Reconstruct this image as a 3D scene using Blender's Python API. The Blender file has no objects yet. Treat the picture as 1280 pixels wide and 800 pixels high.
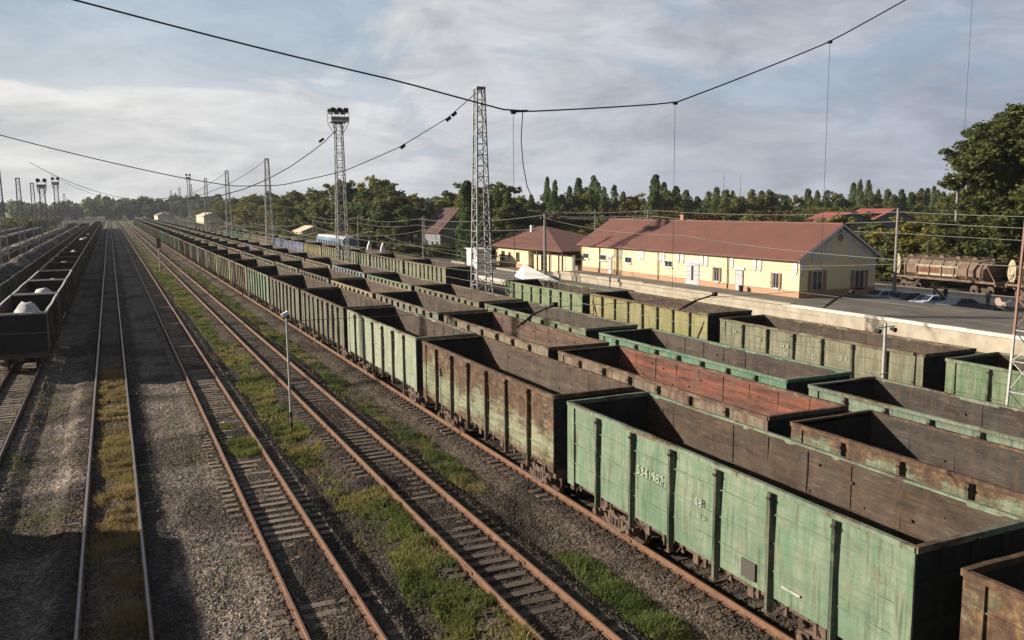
import bpy, math, random
import numpy as np
from mathutils import Vector, Matrix
random.seed(7); RNG = np.random.default_rng(7)
C = bpy.context.scene.collection
R = math.radians

# ------------------------------------------------------------------ camera, sky, sun, exposure
scene = bpy.context.scene
cam_d = bpy.data.cameras.new('camera'); cam = bpy.data.objects.new('camera', cam_d); C.objects.link(cam)
scene.camera = cam
cam_d.sensor_width = 36; cam_d.lens = 30.05; cam_d.clip_end = 9000; cam_d.clip_start = 0.1
yaw, pitch, roll = R(24.99), R(7.62), R(-0.53)
fv = Vector((math.sin(yaw), math.cos(yaw), 0)); rv = Vector((math.cos(yaw), -math.sin(yaw), 0)); uv = Vector((0, 0, 1))
F = fv*math.cos(pitch) - uv*math.sin(pitch); U = uv*math.cos(pitch) + fv*math.sin(pitch)
r3 = rv*math.cos(roll) + U*math.sin(roll); u3 = -rv*math.sin(roll) + U*math.cos(roll)
M = Matrix((r3, u3, -F)).transposed().to_4x4(); M.translation = (0, 0, 9.84)
cam.matrix_world = M

SUNDIR = Vector((-2.4, 1.7, 1.02)).normalized()
EL = math.asin(SUNDIR.z); AZ = math.atan2(SUNDIR.x, SUNDIR.y)
world = bpy.data.worlds.new('World'); scene.world = world; world.use_nodes = True
def N(nt, t, **kw):
    n = nt.nodes.new(t)
    for k, v in kw.items():
        if k in n.inputs: n.inputs[k].default_value = v
        else: setattr(n, k, v)
    return n
nt = world.node_tree; nt.nodes.clear(); L = nt.links.new
sky = N(nt, 'ShaderNodeTexSky'); sky.sky_type = 'NISHITA'; sky.sun_disc = False
sky.sun_elevation = EL; sky.sun_rotation = AZ; sky.air_density = 1.0; sky.dust_density = 2.0; sky.ozone_density = 1.5
tc = N(nt, 'ShaderNodeTexCoord'); sx = N(nt, 'ShaderNodeSeparateXYZ'); L(tc.outputs['Generated'], sx.inputs[0])
def mth(nt, op, a, b=None, c=None):
    n = nt.nodes.new('ShaderNodeMath'); n.operation = op
    for i, v in enumerate((a, b, c)):
        if v is None: continue
        if isinstance(v, (int, float)): n.inputs[i].default_value = v
        else: nt.links.new(v, n.inputs[i])
    return n.outputs[0]
zz = mth(nt, 'ADD', mth(nt, 'MAXIMUM', sx.outputs['Z'], 0.0), 0.17)
cx = N(nt, 'ShaderNodeCombineXYZ')
L(mth(nt, 'DIVIDE', sx.outputs['X'], zz), cx.inputs[0]); L(mth(nt, 'DIVIDE', sx.outputs['Y'], zz), cx.inputs[1])
mp = N(nt, 'ShaderNodeMapping'); mp.inputs['Rotation'].default_value = (0, 0, R(20)); mp.inputs['Scale'].default_value = (0.55, 0.95, 1); mp.inputs['Location'].default_value = (3.1, 1.7, 0)
L(cx.outputs[0], mp.inputs[0])
def noise(nt, vec, scale, detail=6, rough=0.55, dist=0.0):
    n = nt.nodes.new('ShaderNodeTexNoise'); n.inputs['Scale'].default_value = scale
    n.inputs['Detail'].default_value = detail; n.inputs['Roughness'].default_value = rough; n.inputs['Distortion'].default_value = dist
    if vec is not None: nt.links.new(vec, n.inputs['Vector'])
    return n.outputs['Fac']
def ramp(nt, fac, stops):
    n = nt.nodes.new('ShaderNodeValToRGB'); e = n.color_ramp.elements
    while len(e) > 1: e.remove(e[-1])
    e[0].position = stops[0][0]; c = stops[0][1]; e[0].color = (*c, 1) if len(c) == 3 else c
    for p, c in stops[1:]:
        x = e.new(p); x.color = (*c, 1) if len(c) == 3 else c
    nt.links.new(fac, n.inputs[0]); return n.outputs[0]
def mix(nt, fac, a, b, mode='MIX'):
    n = nt.nodes.new('ShaderNodeMix'); n.data_type = 'RGBA'; n.blend_type = mode
    for i, v in ((0, fac), (6, a), (7, b)):
        if isinstance(v, (int, float)): n.inputs[i].default_value = v
        elif isinstance(v, tuple): n.inputs[i].default_value = (*v, 1) if len(v) == 3 else v
        else: nt.links.new(v, n.inputs[i])
    return n.outputs[2]
G = lambda v: (v, v, v)
n1 = noise(nt, mp.outputs[0], 0.9, 9, 0.58, 0.5)
n2 = noise(nt, mp.outputs[0], 2.3, 6, 0.6, 0.4)
mq = N(nt, 'ShaderNodeMapping'); mq.inputs['Scale'].default_value = (2.2, 2.2, 6.5); mq.inputs['Rotation'].default_value = (R(14), R(-10), 0); L(tc.outputs['Generated'], mq.inputs[0])
n3 = noise(nt, mq.outputs[0], 1.5, 9, 0.6, 0.6); n4 = noise(nt, mq.outputs[0], 3.4, 7, 0.6, 0.5)
# the open blue hole, upper left of the view
hd = Vector((-0.02, 0.93, 0.36)).normalized()
vm = nt.nodes.new('ShaderNodeVectorMath'); vm.operation = 'DOT_PRODUCT'; L(tc.outputs['Generated'], vm.inputs[0]); vm.inputs[1].default_value = hd
hole = ramp(nt, vm.outputs['Value'], [(0.955, G(0)), (0.995, G(1))])
dens0 = mth(nt, 'SUBTRACT', mth(nt, 'ADD', mth(nt, 'MULTIPLY', n1, 0.35), mth(nt, 'MULTIPLY', n3, 0.65)), mth(nt, 'MULTIPLY', hole, 0.17))
dens = mth(nt, 'ADD', dens0, .015)
mask = ramp(nt, dens, [(0.34, G(0.08)), (0.43, G(0.45)), (0.49, G(0.95))])
low = ramp(nt, sx.outputs['Z'], [(0.0, G(1)), (0.16, G(0.55)), (0.4, G(0))])
mask2 = mth(nt, 'MULTIPLY', mth(nt, 'MAXIMUM', mask, mth(nt, 'MULTIPLY', low, 0.92)), ramp(nt, sx.outputs['Z'], [(0.40, G(1)), (0.52, G(0.10))]))
# side of the sky towards the sun is whiter, away from it grey-blue
sd = nt.nodes.new('ShaderNodeVectorMath'); sd.operation = 'DOT_PRODUCT'; L(tc.outputs['Generated'], sd.inputs[0]); sd.inputs[1].default_value = SUNDIR
side = ramp(nt, mth(nt, 'ADD', mth(nt, 'MULTIPLY', sd.outputs['Value'], 0.5), 0.5), [(0.20, (0.9, 1.0, 1.3)), (0.31, (4.6, 5.0, 6.1)), (0.55, (6.8, 7.0, 7.6)), (0.80, (9.5, 9.35, 9.1)), (0.86, (9.2, 9.0, 8.6)), (0.93, (4.0, 3.9, 3.6)), (1.0, (3.0, 2.9, 2.6))])
dark = ramp(nt, mth(nt, 'ADD', mth(nt, 'MULTIPLY', n2, 0.3), mth(nt, 'MULTIPLY', n4, 0.7)), [(0.37, (.76,.78,.82)), (0.49, (.97,.975,.985)), (0.60, G(1.17))])
cloud = mix(nt, 1.0, side, dark, 'MULTIPLY')
vis = ramp(nt, sx.outputs['Z'], [(0.40, G(1)), (0.52, G(0))])
blue = mix(nt, mth(nt, 'MULTIPLY', vis, 0.8), sky.outputs[0], (3.4, 5.6, 7.9))
skyc = mix(nt, 1.0, mix(nt, mask2, blue, cloud), ramp(nt, mth(nt, 'ADD', mth(nt, 'MULTIPLY', sx.outputs['Y'], 0.5), 0.5), [(0.35, G(0.75)), (0.62, G(0.98))]), 'MULTIPLY')
bg = N(nt, 'ShaderNodeBackground'); bg.inputs['Strength'].default_value = 0.05
L(skyc, bg.inputs[0]); wo = N(nt, 'ShaderNodeOutputWorld'); L(bg.outputs[0], wo.inputs[0])
sun_d = bpy.data.lights.new('sun', 'SUN'); sun_d.energy = 5.0; sun_d.angle = R(0.6); sun_d.color = (1.0, 0.90, 0.77)
sun = bpy.data.objects.new('sun', sun_d); C.objects.link(sun); sun.rotation_euler = SUNDIR.to_track_quat('Z', 'Y').to_euler()
vs = scene.view_settings; vs.view_transform = 'Standard'; vs.look = 'None'; vs.gamma = 1; vs.exposure = 0.70; vs.use_curve_mapping = False
scene.render.resolution_x = 1024; scene.render.resolution_y = 640
try: scene.cycles.max_bounces = 5; scene.cycles.diffuse_bounces = 2; scene.cycles.transparent_max_bounces = 8
except Exception: pass

# ------------------------------------------------------------------ helpers
class MB:
    """collects faces with material slots"""
    def __init__(s): s.v = []; s.f = []; s.m = []
    def face(s, pts, m=0):
        b = len(s.v); s.v += [tuple(p) for p in pts]; s.f.append(tuple(range(b, b+len(pts)))); s.m.append(m)
    def box(s, x0, x1, y0, y1, z0, z1, m=0, T=None):
        P = [Vector(p) for p in ((x0,y0,z0),(x1,y0,z0),(x1,y1,z0),(x0,y1,z0),(x0,y0,z1),(x1,y0,z1),(x1,y1,z1),(x0,y1,z1))]
        if T is not None: P = [T @ p for p in P]
        b = len(s.v); s.v += [tuple(p) for p in P]
        for q in ((0,3,2,1),(4,5,6,7),(0,1,5,4),(1,2,6,5),(2,3,7,6),(3,0,4,7)): s.f.append(tuple(b+i for i in q)); s.m.append(m)
    def bar(s, a, c, w, h=None, m=0, up=(0,0,1)):
        a = Vector(a); c = Vector(c); h = h or w; d = (c-a)
        if d.length < 1e-6: return
        d.normalize(); u = Vector(up)
        if abs(d.dot(u)) > 0.98: u = Vector((1,0,0))
        x = d.cross(u).normalized(); y = x.cross(d).normalized()
        b = len(s.v)
        for p in (a, c):
            for i, j in ((-1,-1),(1,-1),(1,1),(-1,1)): s.v.append(tuple(p + x*i*w/2 + y*j*h/2))
        for q in ((0,3,2,1),(4,5,6,7),(0,1,5,4),(1,2,6,5),(2,3,7,6),(3,0,4,7)): s.f.append(tuple(b+i for i in q)); s.m.append(m)
    def tube(s, pts, r, n=6, m=0, caps=True):
        pts = [Vector(p) for p in pts]; rs = r if isinstance(r, (list, tuple)) else [r]*len(pts)
        b = len(s.v)
        for i, p in enumerate(pts):
            d = (pts[min(i+1, len(pts)-1)] - pts[max(i-1, 0)]).normalized()
            u = Vector((0,0,1)) if abs(d.z) < 0.95 else Vector((1,0,0))
            x = d.cross(u).normalized(); y = x.cross(d).normalized()
            for k in range(n):
                t = 2*math.pi*k/n; s.v.append(tuple(p + (x*math.cos(t) + y*math.sin(t))*rs[i]))
        for i in range(len(pts)-1):
            for k in range(n):
                s.f.append((b+i*n+k, b+i*n+(k+1)%n, b+(i+1)*n+(k+1)%n, b+(i+1)*n+k)); s.m.append(m)
        if caps:
            s.f.append(tuple(b+k for k in reversed(range(n)))); s.m.append(m)
            e = b+(len(pts)-1)*n; s.f.append(tuple(e+k for k in range(n))); s.m.append(m)
    def strip(s, pts, w, h, m=0):
        pts = [Vector(p) for p in pts]; b = len(s.v); d = (pts[-1]-pts[0]).normalized(); x = d.cross(Vector((0,0,1))).normalized()
        for p in pts:
            for i, j in ((-1,-1),(1,-1),(1,1),(-1,1)): s.v.append(tuple(p + x*i*w/2 + Vector((0,0,j*h/2))))
        for k in range(len(pts)-1):
            for i in range(4): s.f.append((b+4*k+i, b+4*k+(i+1)%4, b+4*k+4+(i+1)%4, b+4*k+4+i)); s.m.append(m)
        e = b+4*(len(pts)-1); s.f += [(b,b+3,b+2,b+1),(e,e+1,e+2,e+3)]; s.m += [m,m]
    def prism(s, poly, y0, y1, axis='y', m=0):
        """poly: (x,z) outline extruded along y (or (y,z) along x)"""
        n = len(poly); b = len(s.v)
        for y in (y0, y1):
            for p in poly: s.v.append((p[0], y, p[1]) if axis == 'y' else (y, p[0], p[1]))
        s.f.append(tuple(b+i for i in range(n))); s.m.append(m)
        s.f.append(tuple(b+n+i for i in reversed(range(n)))); s.m.append(m)
        for i in range(n): s.f.append((b+i, b+n+i, b+n+(i+1)%n, b+(i+1)%n)); s.m.append(m)
    def add(s, o, T=None):
        b = len(s.v); s.v += [tuple(T @ Vector(p)) if T is not None else p for p in o.v]
        s.f += [tuple(b+i for i in f) for f in o.f]; s.m += o.m
    def mesh(s, name, mats, smooth=False, recalc=True):
        me = bpy.data.meshes.new(name); me.from_pydata(s.v, [], s.f)
        for m in mats: me.materials.append(m)
        me.polygons.foreach_set('material_index', s.m)
        if smooth: me.polygons.foreach_set('use_smooth', [True]*len(s.f))
        if recalc:
            import bmesh
            bm = bmesh.new(); bm.from_mesh(me); bmesh.ops.recalc_face_normals(bm, faces=bm.faces); bm.to_mesh(me); bm.free()
        me.update(); return me
def link(name, data, parent=None, loc=(0,0,0), rz=0):
    o = bpy.data.objects.new(name, data); C.objects.link(o); o.location = loc; o.rotation_euler = (0,0,rz)
    if parent: o.parent = parent
    return o
def tag(o, label=None, cat=None, group=None, kind=None):
    if label: o['label'] = label
    if cat: o['category'] = cat
    if group: o['group'] = group
    if kind: o['kind'] = kind
    return o
def empty(name, loc=(0,0,0), rz=0, **kw): return tag(link(name, None, None, loc, rz), **kw)
def part(name, mb, mats, parent=None, smooth=False, loc=(0,0,0)):
    if not isinstance(mats, (list, tuple)): mats = [mats]
    return link(name, mb.mesh(name, mats, smooth), parent, loc)
KIDS = {}
def copy_tree(o, parent=None):
    c = o.copy(); C.objects.link(c)
    if parent: c.parent = parent
    for ch in list(o.children): copy_tree(ch, c)
    return c
ORD = ['first','second','third','fourth','fifth','sixth','seventh','eighth','ninth','tenth','eleventh','twelfth','thirteenth','fourteenth','fifteenth','sixteenth','seventeenth','eighteenth','nineteenth','twentieth']
def ordw(i):
    if i < 20: return ORD[i]
    t = {2:'twenty',3:'thirty',4:'forty',5:'fifty'}[(i+1)//10]; k = (i+1) % 10
    return {2:'twentieth',3:'thirtieth',4:'fortieth',5:'fiftieth'}[(i+1)//10] if k == 0 else t + '-' + ORD[k-1]

# ------------------------------------------------------------------ materials
def mat(name, col=(0.5,0.5,0.5), rough=0.8, metal=0.0, var=0.0, vscale=3.0, bump=0.0, bscale=20.0, col2=None, spec=0.3):
    m = bpy.data.materials.new(name); m.use_nodes = True; nt = m.node_tree; b = nt.nodes['Principled BSDF']
    b.inputs['Roughness'].default_value = rough; b.inputs['Metallic'].default_value = metal; b.inputs['Specular IOR Level'].default_value = spec
    tc = N(nt, 'ShaderNodeTexCoord'); o = tc.outputs['Object']
    if var or col2:
        c2 = col2 or tuple(max(0, c*(1-var)) for c in col)
        f = ramp(nt, noise(nt, o, vscale, 5, 0.65), [(0.35, G(0)), (0.65, G(1))])
        nt.links.new(mix(nt, f, col, c2), b.inputs['Base Color'])
    else: b.inputs['Base Color'].default_value = (*col, 1)
    if bump:
        bn = nt.nodes.new('ShaderNodeBump'); bn.inputs['Strength'].default_value = bump; bn.inputs['Distance'].default_value = 0.02
        nt.links.new(noise(nt, o, bscale, 3), bn.inputs['Height']); nt.links.new(bn.outputs[0], b.inputs['Normal'])
    return m
def obj_vec(nt, sc=(1,1,1), jitter=60):
    tc = N(nt, 'ShaderNodeTexCoord'); oi = N(nt, 'ShaderNodeObjectInfo')
    r = mth(nt, 'MULTIPLY', oi.outputs['Random'], jitter)
    cb = N(nt, 'ShaderNodeCombineXYZ'); nt.links.new(r, cb.inputs[0]); nt.links.new(mth(nt, 'MULTIPLY', r, 1.7), cb.inputs[1])
    va = nt.nodes.new('ShaderNodeVectorMath'); va.operation = 'ADD'; nt.links.new(tc.outputs['Object'], va.inputs[0]); nt.links.new(cb.outputs[0], va.inputs[1])
    mp = N(nt, 'ShaderNodeMapping'); mp.inputs['Scale'].default_value = sc; nt.links.new(va.outputs[0], mp.inputs[0])
    return mp.outputs[0], oi, tc
def paint_mat():
    """worn wagon paint: colour from the object, alpha = how rusty"""
    m = bpy.data.materials.new('wagon_paint'); m.use_nodes = True; nt = m.node_tree; b = nt.nodes['Principled BSDF']; L = nt.links.new
    v, oi, tc = obj_vec(nt)
    vstr, _, _ = obj_vec(nt, (2.2, 2.2, 0.35))
    hstr, _, _ = obj_vec(nt, (0.6, 0.6, 5.0))
    big = noise(nt, v, 0.75, 8, 0.62); fine = noise(nt, v, 9, 6, 0.7); st = noise(nt, vstr, 2.0, 6, 0.65); hs = noise(nt, hstr, 1.6, 6, 0.7)
    base = oi.outputs['Color']
    faded = mix(nt, 0.55, base, (0.42, 0.40, 0.29))
    c = mix(nt, ramp(nt, st, [(0.38, G(0)), (0.60, G(0.8))]), base, faded)
    c = mix(nt, ramp(nt, hs, [(0.42, G(0)), (0.66, G(0.45))]), c, mix(nt, 0.5, base, (0.06, 0.06, 0.05)))
    c = mix(nt, ramp(nt, fine, [(0.55, G(0)), (0.72, G(0.5))]), c, (0.10, 0.085, 0.06))
    rv, _, _ = obj_vec(nt, (7, 7, 0.45)); runs = noise(nt, rv, 1.5, 5, 0.6)
    c = mix(nt, ramp(nt, runs, [(0.54, G(0)), (0.66, G(0.55))]), c, (0.07, 0.052, 0.036))
    c = mix(nt, ramp(nt, noise(nt, v, 2.1, 9, 0.72, 0.4), [(0.54, G(0)), (0.64, G(0.62))]), c, (0.24, 0.21, 0.145))
    c = mix(nt, ramp(nt, noise(nt, v, 0.5, 4, 0.5), [(0.45, G(0)), (0.7, G(0.45))]), c, mix(nt, 0.5, base, (0.05, 0.10, 0.075)))
    # rust: threshold set by alpha
    pat = mth(nt, 'ADD', mth(nt, 'ADD', mth(nt, 'MULTIPLY', big, 0.5), mth(nt, 'MULTIPLY', fine, 0.2)), mth(nt, 'MULTIPLY', hs, 0.3))
    d = mth(nt, 'SUBTRACT', pat, mth(nt, 'SUBTRACT', 0.72, mth(nt, 'MULTIPLY', oi.outputs['Alpha'], 0.38)))
    tr = N(nt, 'ShaderNodeAttribute'); tr.attribute_type = 'OBJECT'; tr.attribute_name = 'toprust'
    so = N(nt, 'ShaderNodeSeparateXYZ'); L(tc.outputs['Object'], so.inputs[0])
    grad = ramp(nt, mth(nt, 'MULTIPLY', mth(nt, 'SUBTRACT', so.outputs['Z'], 1.6), .55), [(0.2, G(0)), (0.75, G(1))])
    edge = ramp(nt, so.outputs['Z'], [(0.0, G(0)), (1.0, G(0))]) if False else mth(nt, 'ADD', mth(nt, 'MULTIPLY', mth(nt, 'MAXIMUM', mth(nt, 'SUBTRACT', so.outputs['Z'], 3.35), 0.0), 0.45), mth(nt, 'MULTIPLY', mth(nt, 'MAXIMUM', mth(nt, 'SUBTRACT', 1.75, so.outputs['Z']), 0.0), 0.22))
    d = mth(nt, 'ADD', d, edge)
    d = mth(nt, 'ADD', d, mth(nt, 'MULTIPLY', mth(nt, 'MULTIPLY', grad, tr.outputs['Fac']), .17))
    rm = ramp(nt, mth(nt, 'MULTIPLY', d, 9.0), [(0.0, G(0)), (1.0, G(1))])
    rust = ramp(nt, noise(nt, v, 3.2, 8, 0.7), [(0.3, (0.045, 0.026, 0.018)), (0.5, (0.105, 0.062, 0.038)), (0.62, (0.19, 0.112, 0.058)), (0.74, (0.34, 0.26, 0.145))])
    c = mix(nt, rm, c, rust)
    spot = ramp(nt, noise(nt, v, 22, 3, 0.6), [(0.66, G(0)), (0.72, G(0.8))])
    c = mix(nt, spot, c, (0.05, 0.03, 0.02))
    L(c, b.inputs['Base Color']) if False else L(mix(nt, 1.0, c, G(.86), 'MULTIPLY'), b.inputs['Base Color']); b.inputs['Roughness'].default_value = 0.72; b.inputs['Specular IOR Level'].default_value = 0.25
    bn = N(nt, 'ShaderNodeBump'); bn.inputs['Strength'].default_value = 0.35; bn.inputs['Distance'].default_value = 0.05
    L(mth(nt, 'ADD', noise(nt, v, 1.6, 4, 0.5), mth(nt, 'MULTIPLY', fine, 0.25)), bn.inputs['Height']); L(bn.outputs[0], b.inputs['Normal'])
    return m
def inner_mat():
    m = bpy.data.materials.new('wagon_inner_steel'); m.use_nodes = True; nt = m.node_tree; b = nt.nodes['Principled BSDF']; L = nt.links.new
    v, oi, tc = obj_vec(nt); hv, _, _ = obj_vec(nt, (1, 0.25, 3.0)); sv, _, _ = obj_vec(nt, (1, 2.0, 0.5))
    at = N(nt, 'ShaderNodeAttribute'); at.attribute_type = 'OBJECT'; at.attribute_name = 'inner'
    a = at.outputs['Color']
    c = mix(nt, ramp(nt, noise(nt, hv, 1.4, 8, 0.7), [(0.36, G(0)), (0.60, G(1.0))]), a, mix(nt, 0.75, a, (0.035, 0.028, 0.024)))
    c = mix(nt, ramp(nt, noise(nt, v, 1.1, 8, 0.65), [(0.45, G(0)), (0.7, G(0.6))]), c, (0.12, 0.10, 0.08))
    c = mix(nt, ramp(nt, noise(nt, sv, 1.9, 8, 0.7), [(0.52, G(0)), (0.68, G(0.5))]), c, (0.15, 0.08, 0.042))
    c = mix(nt, ramp(nt, noise(nt, v, 14, 5, 0.7), [(0.56, G(0)), (0.7, G(0.7))]), c, (0.03, 0.025, 0.022))
    lv, _, _ = obj_vec(nt, (1, 0.9, 6.0)); c = mix(nt, ramp(nt, noise(nt, lv, 1.7, 9, 0.75), [(0.54, G(0)), (0.66, G(0.7))]), c, mix(nt, 0.45, a, (0.26, 0.21, 0.16)))
    L(mix(nt, 1.0, c, G(.84), 'MULTIPLY'), b.inputs['Base Color']); b.inputs['Roughness'].default_value = 0.8; b.inputs['Specular IOR Level'].default_value = 0.2
    bn = N(nt, 'ShaderNodeBump'); bn.inputs['Strength'].default_value = 0.4; bn.inputs['Distance'].default_value = 0.06
    L(noise(nt, hv, 1.5, 6, 0.6), bn.inputs['Height']); L(bn.outputs[0], b.inputs['Normal'])
    return m
PAINT = paint_mat(); INNER = inner_mat()
RUSTY = mat('rusty_steel', (0.10, 0.058, 0.035), 0.85, 0, vscale=5, col2=(0.045, 0.03, 0.024), bump=0.3)
GEAR = mat('bogie_grime', (0.075, 0.055, 0.045), 0.8, 0, vscale=6, col2=(0.17, 0.11, 0.075), bump=0.3)
WHEEL = mat('wheel_steel', (0.06, 0.045, 0.038), 0.5, 0.3, vscale=8, col2=(0.11, 0.07, 0.05))
RAILM = mat('rail_rust', (0.215, 0.115, 0.066), 0.8, 0, vscale=4, col2=(0.13, 0.068, 0.042), bump=0.2)
RAILTOP = mat('rail_head_worn', (0.25, 0.15, 0.095), 0.45, 0.35, vscale=6, col2=(0.22, 0.12, 0.075))
RAILTOP2 = mat('rail_head_polished', (0.30, 0.27, 0.25), 0.38, 0.6, vscale=6, col2=(0.22, 0.18, 0.16))
PLATE = mat('tie_plate_rust', (0.10, 0.055, 0.035), 0.85, 0, vscale=9, col2=(0.05, 0.03, 0.022))
DARK_END = mat('dark_end_steel', (0.020,0.024,0.022), .85, vscale=1.5, col2=(0.036,0.036,0.030), bump=.3)  # near-black mottled steel for both outer end walls
INDARK = mat('dark_inner_end_steel', (0.022,0.020,0.019), .9, vscale=2, col2=(0.042,0.034,0.028), bump=.3)  # near-black mottled steel for the inside of the end walls
WHITEP = mat('white_lettering', (0.50, 0.50, 0.42), 0.8, vscale=9, col2=(0.22, 0.29, 0.20))
def sleeper_mat(name, a, b2):
    m = bpy.data.materials.new(name); m.use_nodes = True; nt = m.node_tree; b = nt.nodes['Principled BSDF']
    v, oi, tc = obj_vec(nt, (0.6, 6, 6), 30); geo = N(nt, 'ShaderNodeNewGeometry')
    c = mix(nt, ramp(nt, noise(nt, v, 3, 6, 0.7), [(0.35, G(0)), (0.65, G(1))]), a, b2)
    tone = ramp(nt, noise(nt, geo.outputs['Position'], 0.9, 3, 0.6), [(0.3, G(0.5)), (0.7, G(1.35))])
    c = mix(nt, 1.0, c, tone, 'MULTIPLY')
    nt.links.new(c, b.inputs['Base Color']); b.inputs['Roughness'].default_value = 0.9
    return m
SLEEP_TAN = sleeper_mat('sleeper_bleached_wood', (0.30, 0.235, 0.165), (0.14, 0.10, 0.075))
SLEEP_DARK = sleeper_mat('sleeper_dark_wood', (0.155, 0.115, 0.085), (0.06, 0.044, 0.034))

# ground: stone ballast, tinted lane by lane with a vertex colour (the dirt and stone differ from lane to lane)
def ground_mat():
    m = bpy.data.materials.new('ballast_ground'); m.use_nodes = True; nt = m.node_tree; b = nt.nodes['Principled BSDF']; L = nt.links.new
    geo = N(nt, 'ShaderNodeNewGeometry'); P = geo.outputs['Position']
    at = N(nt, 'ShaderNodeAttribute'); at.attribute_name = 'lane'; lane = at.outputs['Color']
    vo = N(nt, 'ShaderNodeTexVoronoi'); vo.inputs['Scale'].default_value = 15; L(P, vo.inputs['Vector'])
    vo2 = N(nt, 'ShaderNodeTexVoronoi'); vo2.inputs['Scale'].default_value = 6.5; L(P, vo2.inputs['Vector'])
    sep = N(nt, 'ShaderNodeSeparateColor'); L(vo.outputs['Color'], sep.inputs[0])
    sep2 = N(nt, 'ShaderNodeSeparateColor'); L(vo2.outputs['Color'], sep2.inputs[0])
    t = ramp(nt, sep.outputs[0], [(0.0, G(0.45)), (0.45, G(0.9)), (0.8, G(1.2)), (0.97, G(1.75))])
    t2 = ramp(nt, sep2.outputs[1], [(0.0, G(0.62)), (0.6, G(1.05)), (1, G(1.4))])
    c = mix(nt, 1.0, lane, t, 'MULTIPLY'); c = mix(nt, 0.7, c, t2, 'MULTIPLY')
    warm = mix(nt, 1.0, c, (1.18, 0.97, 0.80), 'MULTIPLY')
    c = mix(nt, ramp(nt, sep.outputs[1], [(0.55, G(0)), (0.7, G(0.8))]), c, warm)
    c = mix(nt, 1.0, c, ramp(nt, noise(nt, P, 0.55, 8, 0.65), [(0.25, G(0.62)), (0.5, G(1.0)), (0.72, G(1.32))]), 'MULTIPLY')
    L(c, b.inputs['Base Color']); b.inputs['Roughness'].default_value = 0.95; b.inputs['Specular IOR Level'].default_value = 0.1
    bn = N(nt, 'ShaderNodeBump'); bn.inputs['Strength'].default_value = 1.0; bn.inputs['Distance'].default_value = 0.035
    L(mth(nt, 'ADD', mth(nt, 'MULTIPLY', vo.outputs['Distance'], -1.0), mth(nt, 'MULTIPLY', vo2.outputs['Distance'], -0.9)), bn.inputs['Height']); L(bn.outputs[0], b.inputs['Normal'])
    return m
GROUND = ground_mat()

# ------------------------------------------------------------------ the ground
TRK = {'one': -0.54, 'two': 4.33, 'three': 9.16, 'four': 14.27, 'five': 18.6, 'six': 23.05, 'seven': 31.35,
       'left_a': -5.45, 'left_b': -10.4, 'left_c': -15.5, 'left_d': -20.6, 'left_e': -25.7}
def vnoise(x, y, seed, sc):
    """smooth value noise on numpy arrays"""
    rg = np.random.default_rng(seed); T = rg.random((256, 256))
    x = x/sc + 1000; y = y/sc + 1000; xi = np.floor(x).astype(int); yi = np.floor(y).astype(int); fx = x-xi; fy = y-yi
    fx = fx*fx*(3-2*fx); fy = fy*fy*(3-2*fy)
    g = lambda i, j: T[i % 256, j % 256]
    return (g(xi,yi)*(1-fx)+g(xi+1,yi)*fx)*(1-fy) + (g(xi,yi+1)*(1-fx)+g(xi+1,yi+1)*fx)*fy
def gz(a, s):
    a = np.asarray(a, float); s = np.asarray(s, float)
    z = np.full(np.broadcast(a, s).shape, -0.44)
    for t in TRK.values():
        d = np.abs(a-t); bed = np.clip((2.05-d)/0.75, 0, 1); bed = bed*bed*(3-2*bed)
        z = np.maximum(z, -0.44 + 0.222*bed)
    # gravel walkway between the first two tracks stands a little higher
    w = np.clip((1.35-np.abs(a-1.9))/0.5, 0, 1); z = np.maximum(z, -0.44+0.15*w)
    z = z + (vnoise(a, s, 3, 1.3)-0.5)*0.07
    return z
def seg(a0, a1, st): return list(np.arange(a0, a1, st))
cols = np.array([-2500,-1200,-600,-300,-160,-90,-60,-45,-35] + seg(-28, 34, 0.25) + [35,38,42,47,52,56,62,70,76,80,84,88,92,100,130,180,260,400,700,1200,2500])
rows = np.array([-400,-150,-60,-20] + seg(-6, 70, 0.5) + seg(70, 160, 2.0) + seg(160, 420, 8.0) + [430,470,520,600,700,850,1000,1300,1700,2300,3200,4500])
A_, S_ = np.meshgrid(cols, rows); Z_ = gz(A_, S_)
near = (S_ > 0) & (S_ < 70) & (A_ > -28) & (A_ < 34)
Z_ = np.where(near, Z_ + (RNG.random(Z_.shape)-0.5)*0.035, Z_)
nr, nc = A_.shape
V = np.stack([A_, S_, Z_], -1).reshape(-1, 3)
idx = np.arange(nr*nc).reshape(nr, nc)
Fq = np.stack([idx[:-1,:-1], idx[:-1,1:], idx[1:,1:], idx[1:,:-1]], -1).reshape(-1, 4)
def np_mesh(name, V, Fc, mats, mi=None, smooth=False):
    me = bpy.data.meshes.new(name); n = len(V); k = Fc.shape[1]; nf = len(Fc)
    me.vertices.add(n); me.vertices.foreach_set('co', np.ascontiguousarray(V, dtype=np.float32).ravel())
    me.loops.add(nf*k); me.loops.foreach_set('vertex_index', np.ascontiguousarray(Fc, dtype=np.int32).ravel())
    me.polygons.add(nf); me.polygons.foreach_set('loop_start', np.arange(0, nf*k, k, dtype=np.int32))
    for m in mats: me.materials.append(m)
    if mi is not None: me.polygons.foreach_set('material_index', np.ascontiguousarray(mi, dtype=np.int32))
    me.polygons.foreach_set('use_smooth', np.full(nf, smooth))
    me.update(calc_edges=True); me.validate(); return me
gm = np_mesh('ground', V, Fq, [GROUND], smooth=False)
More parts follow.
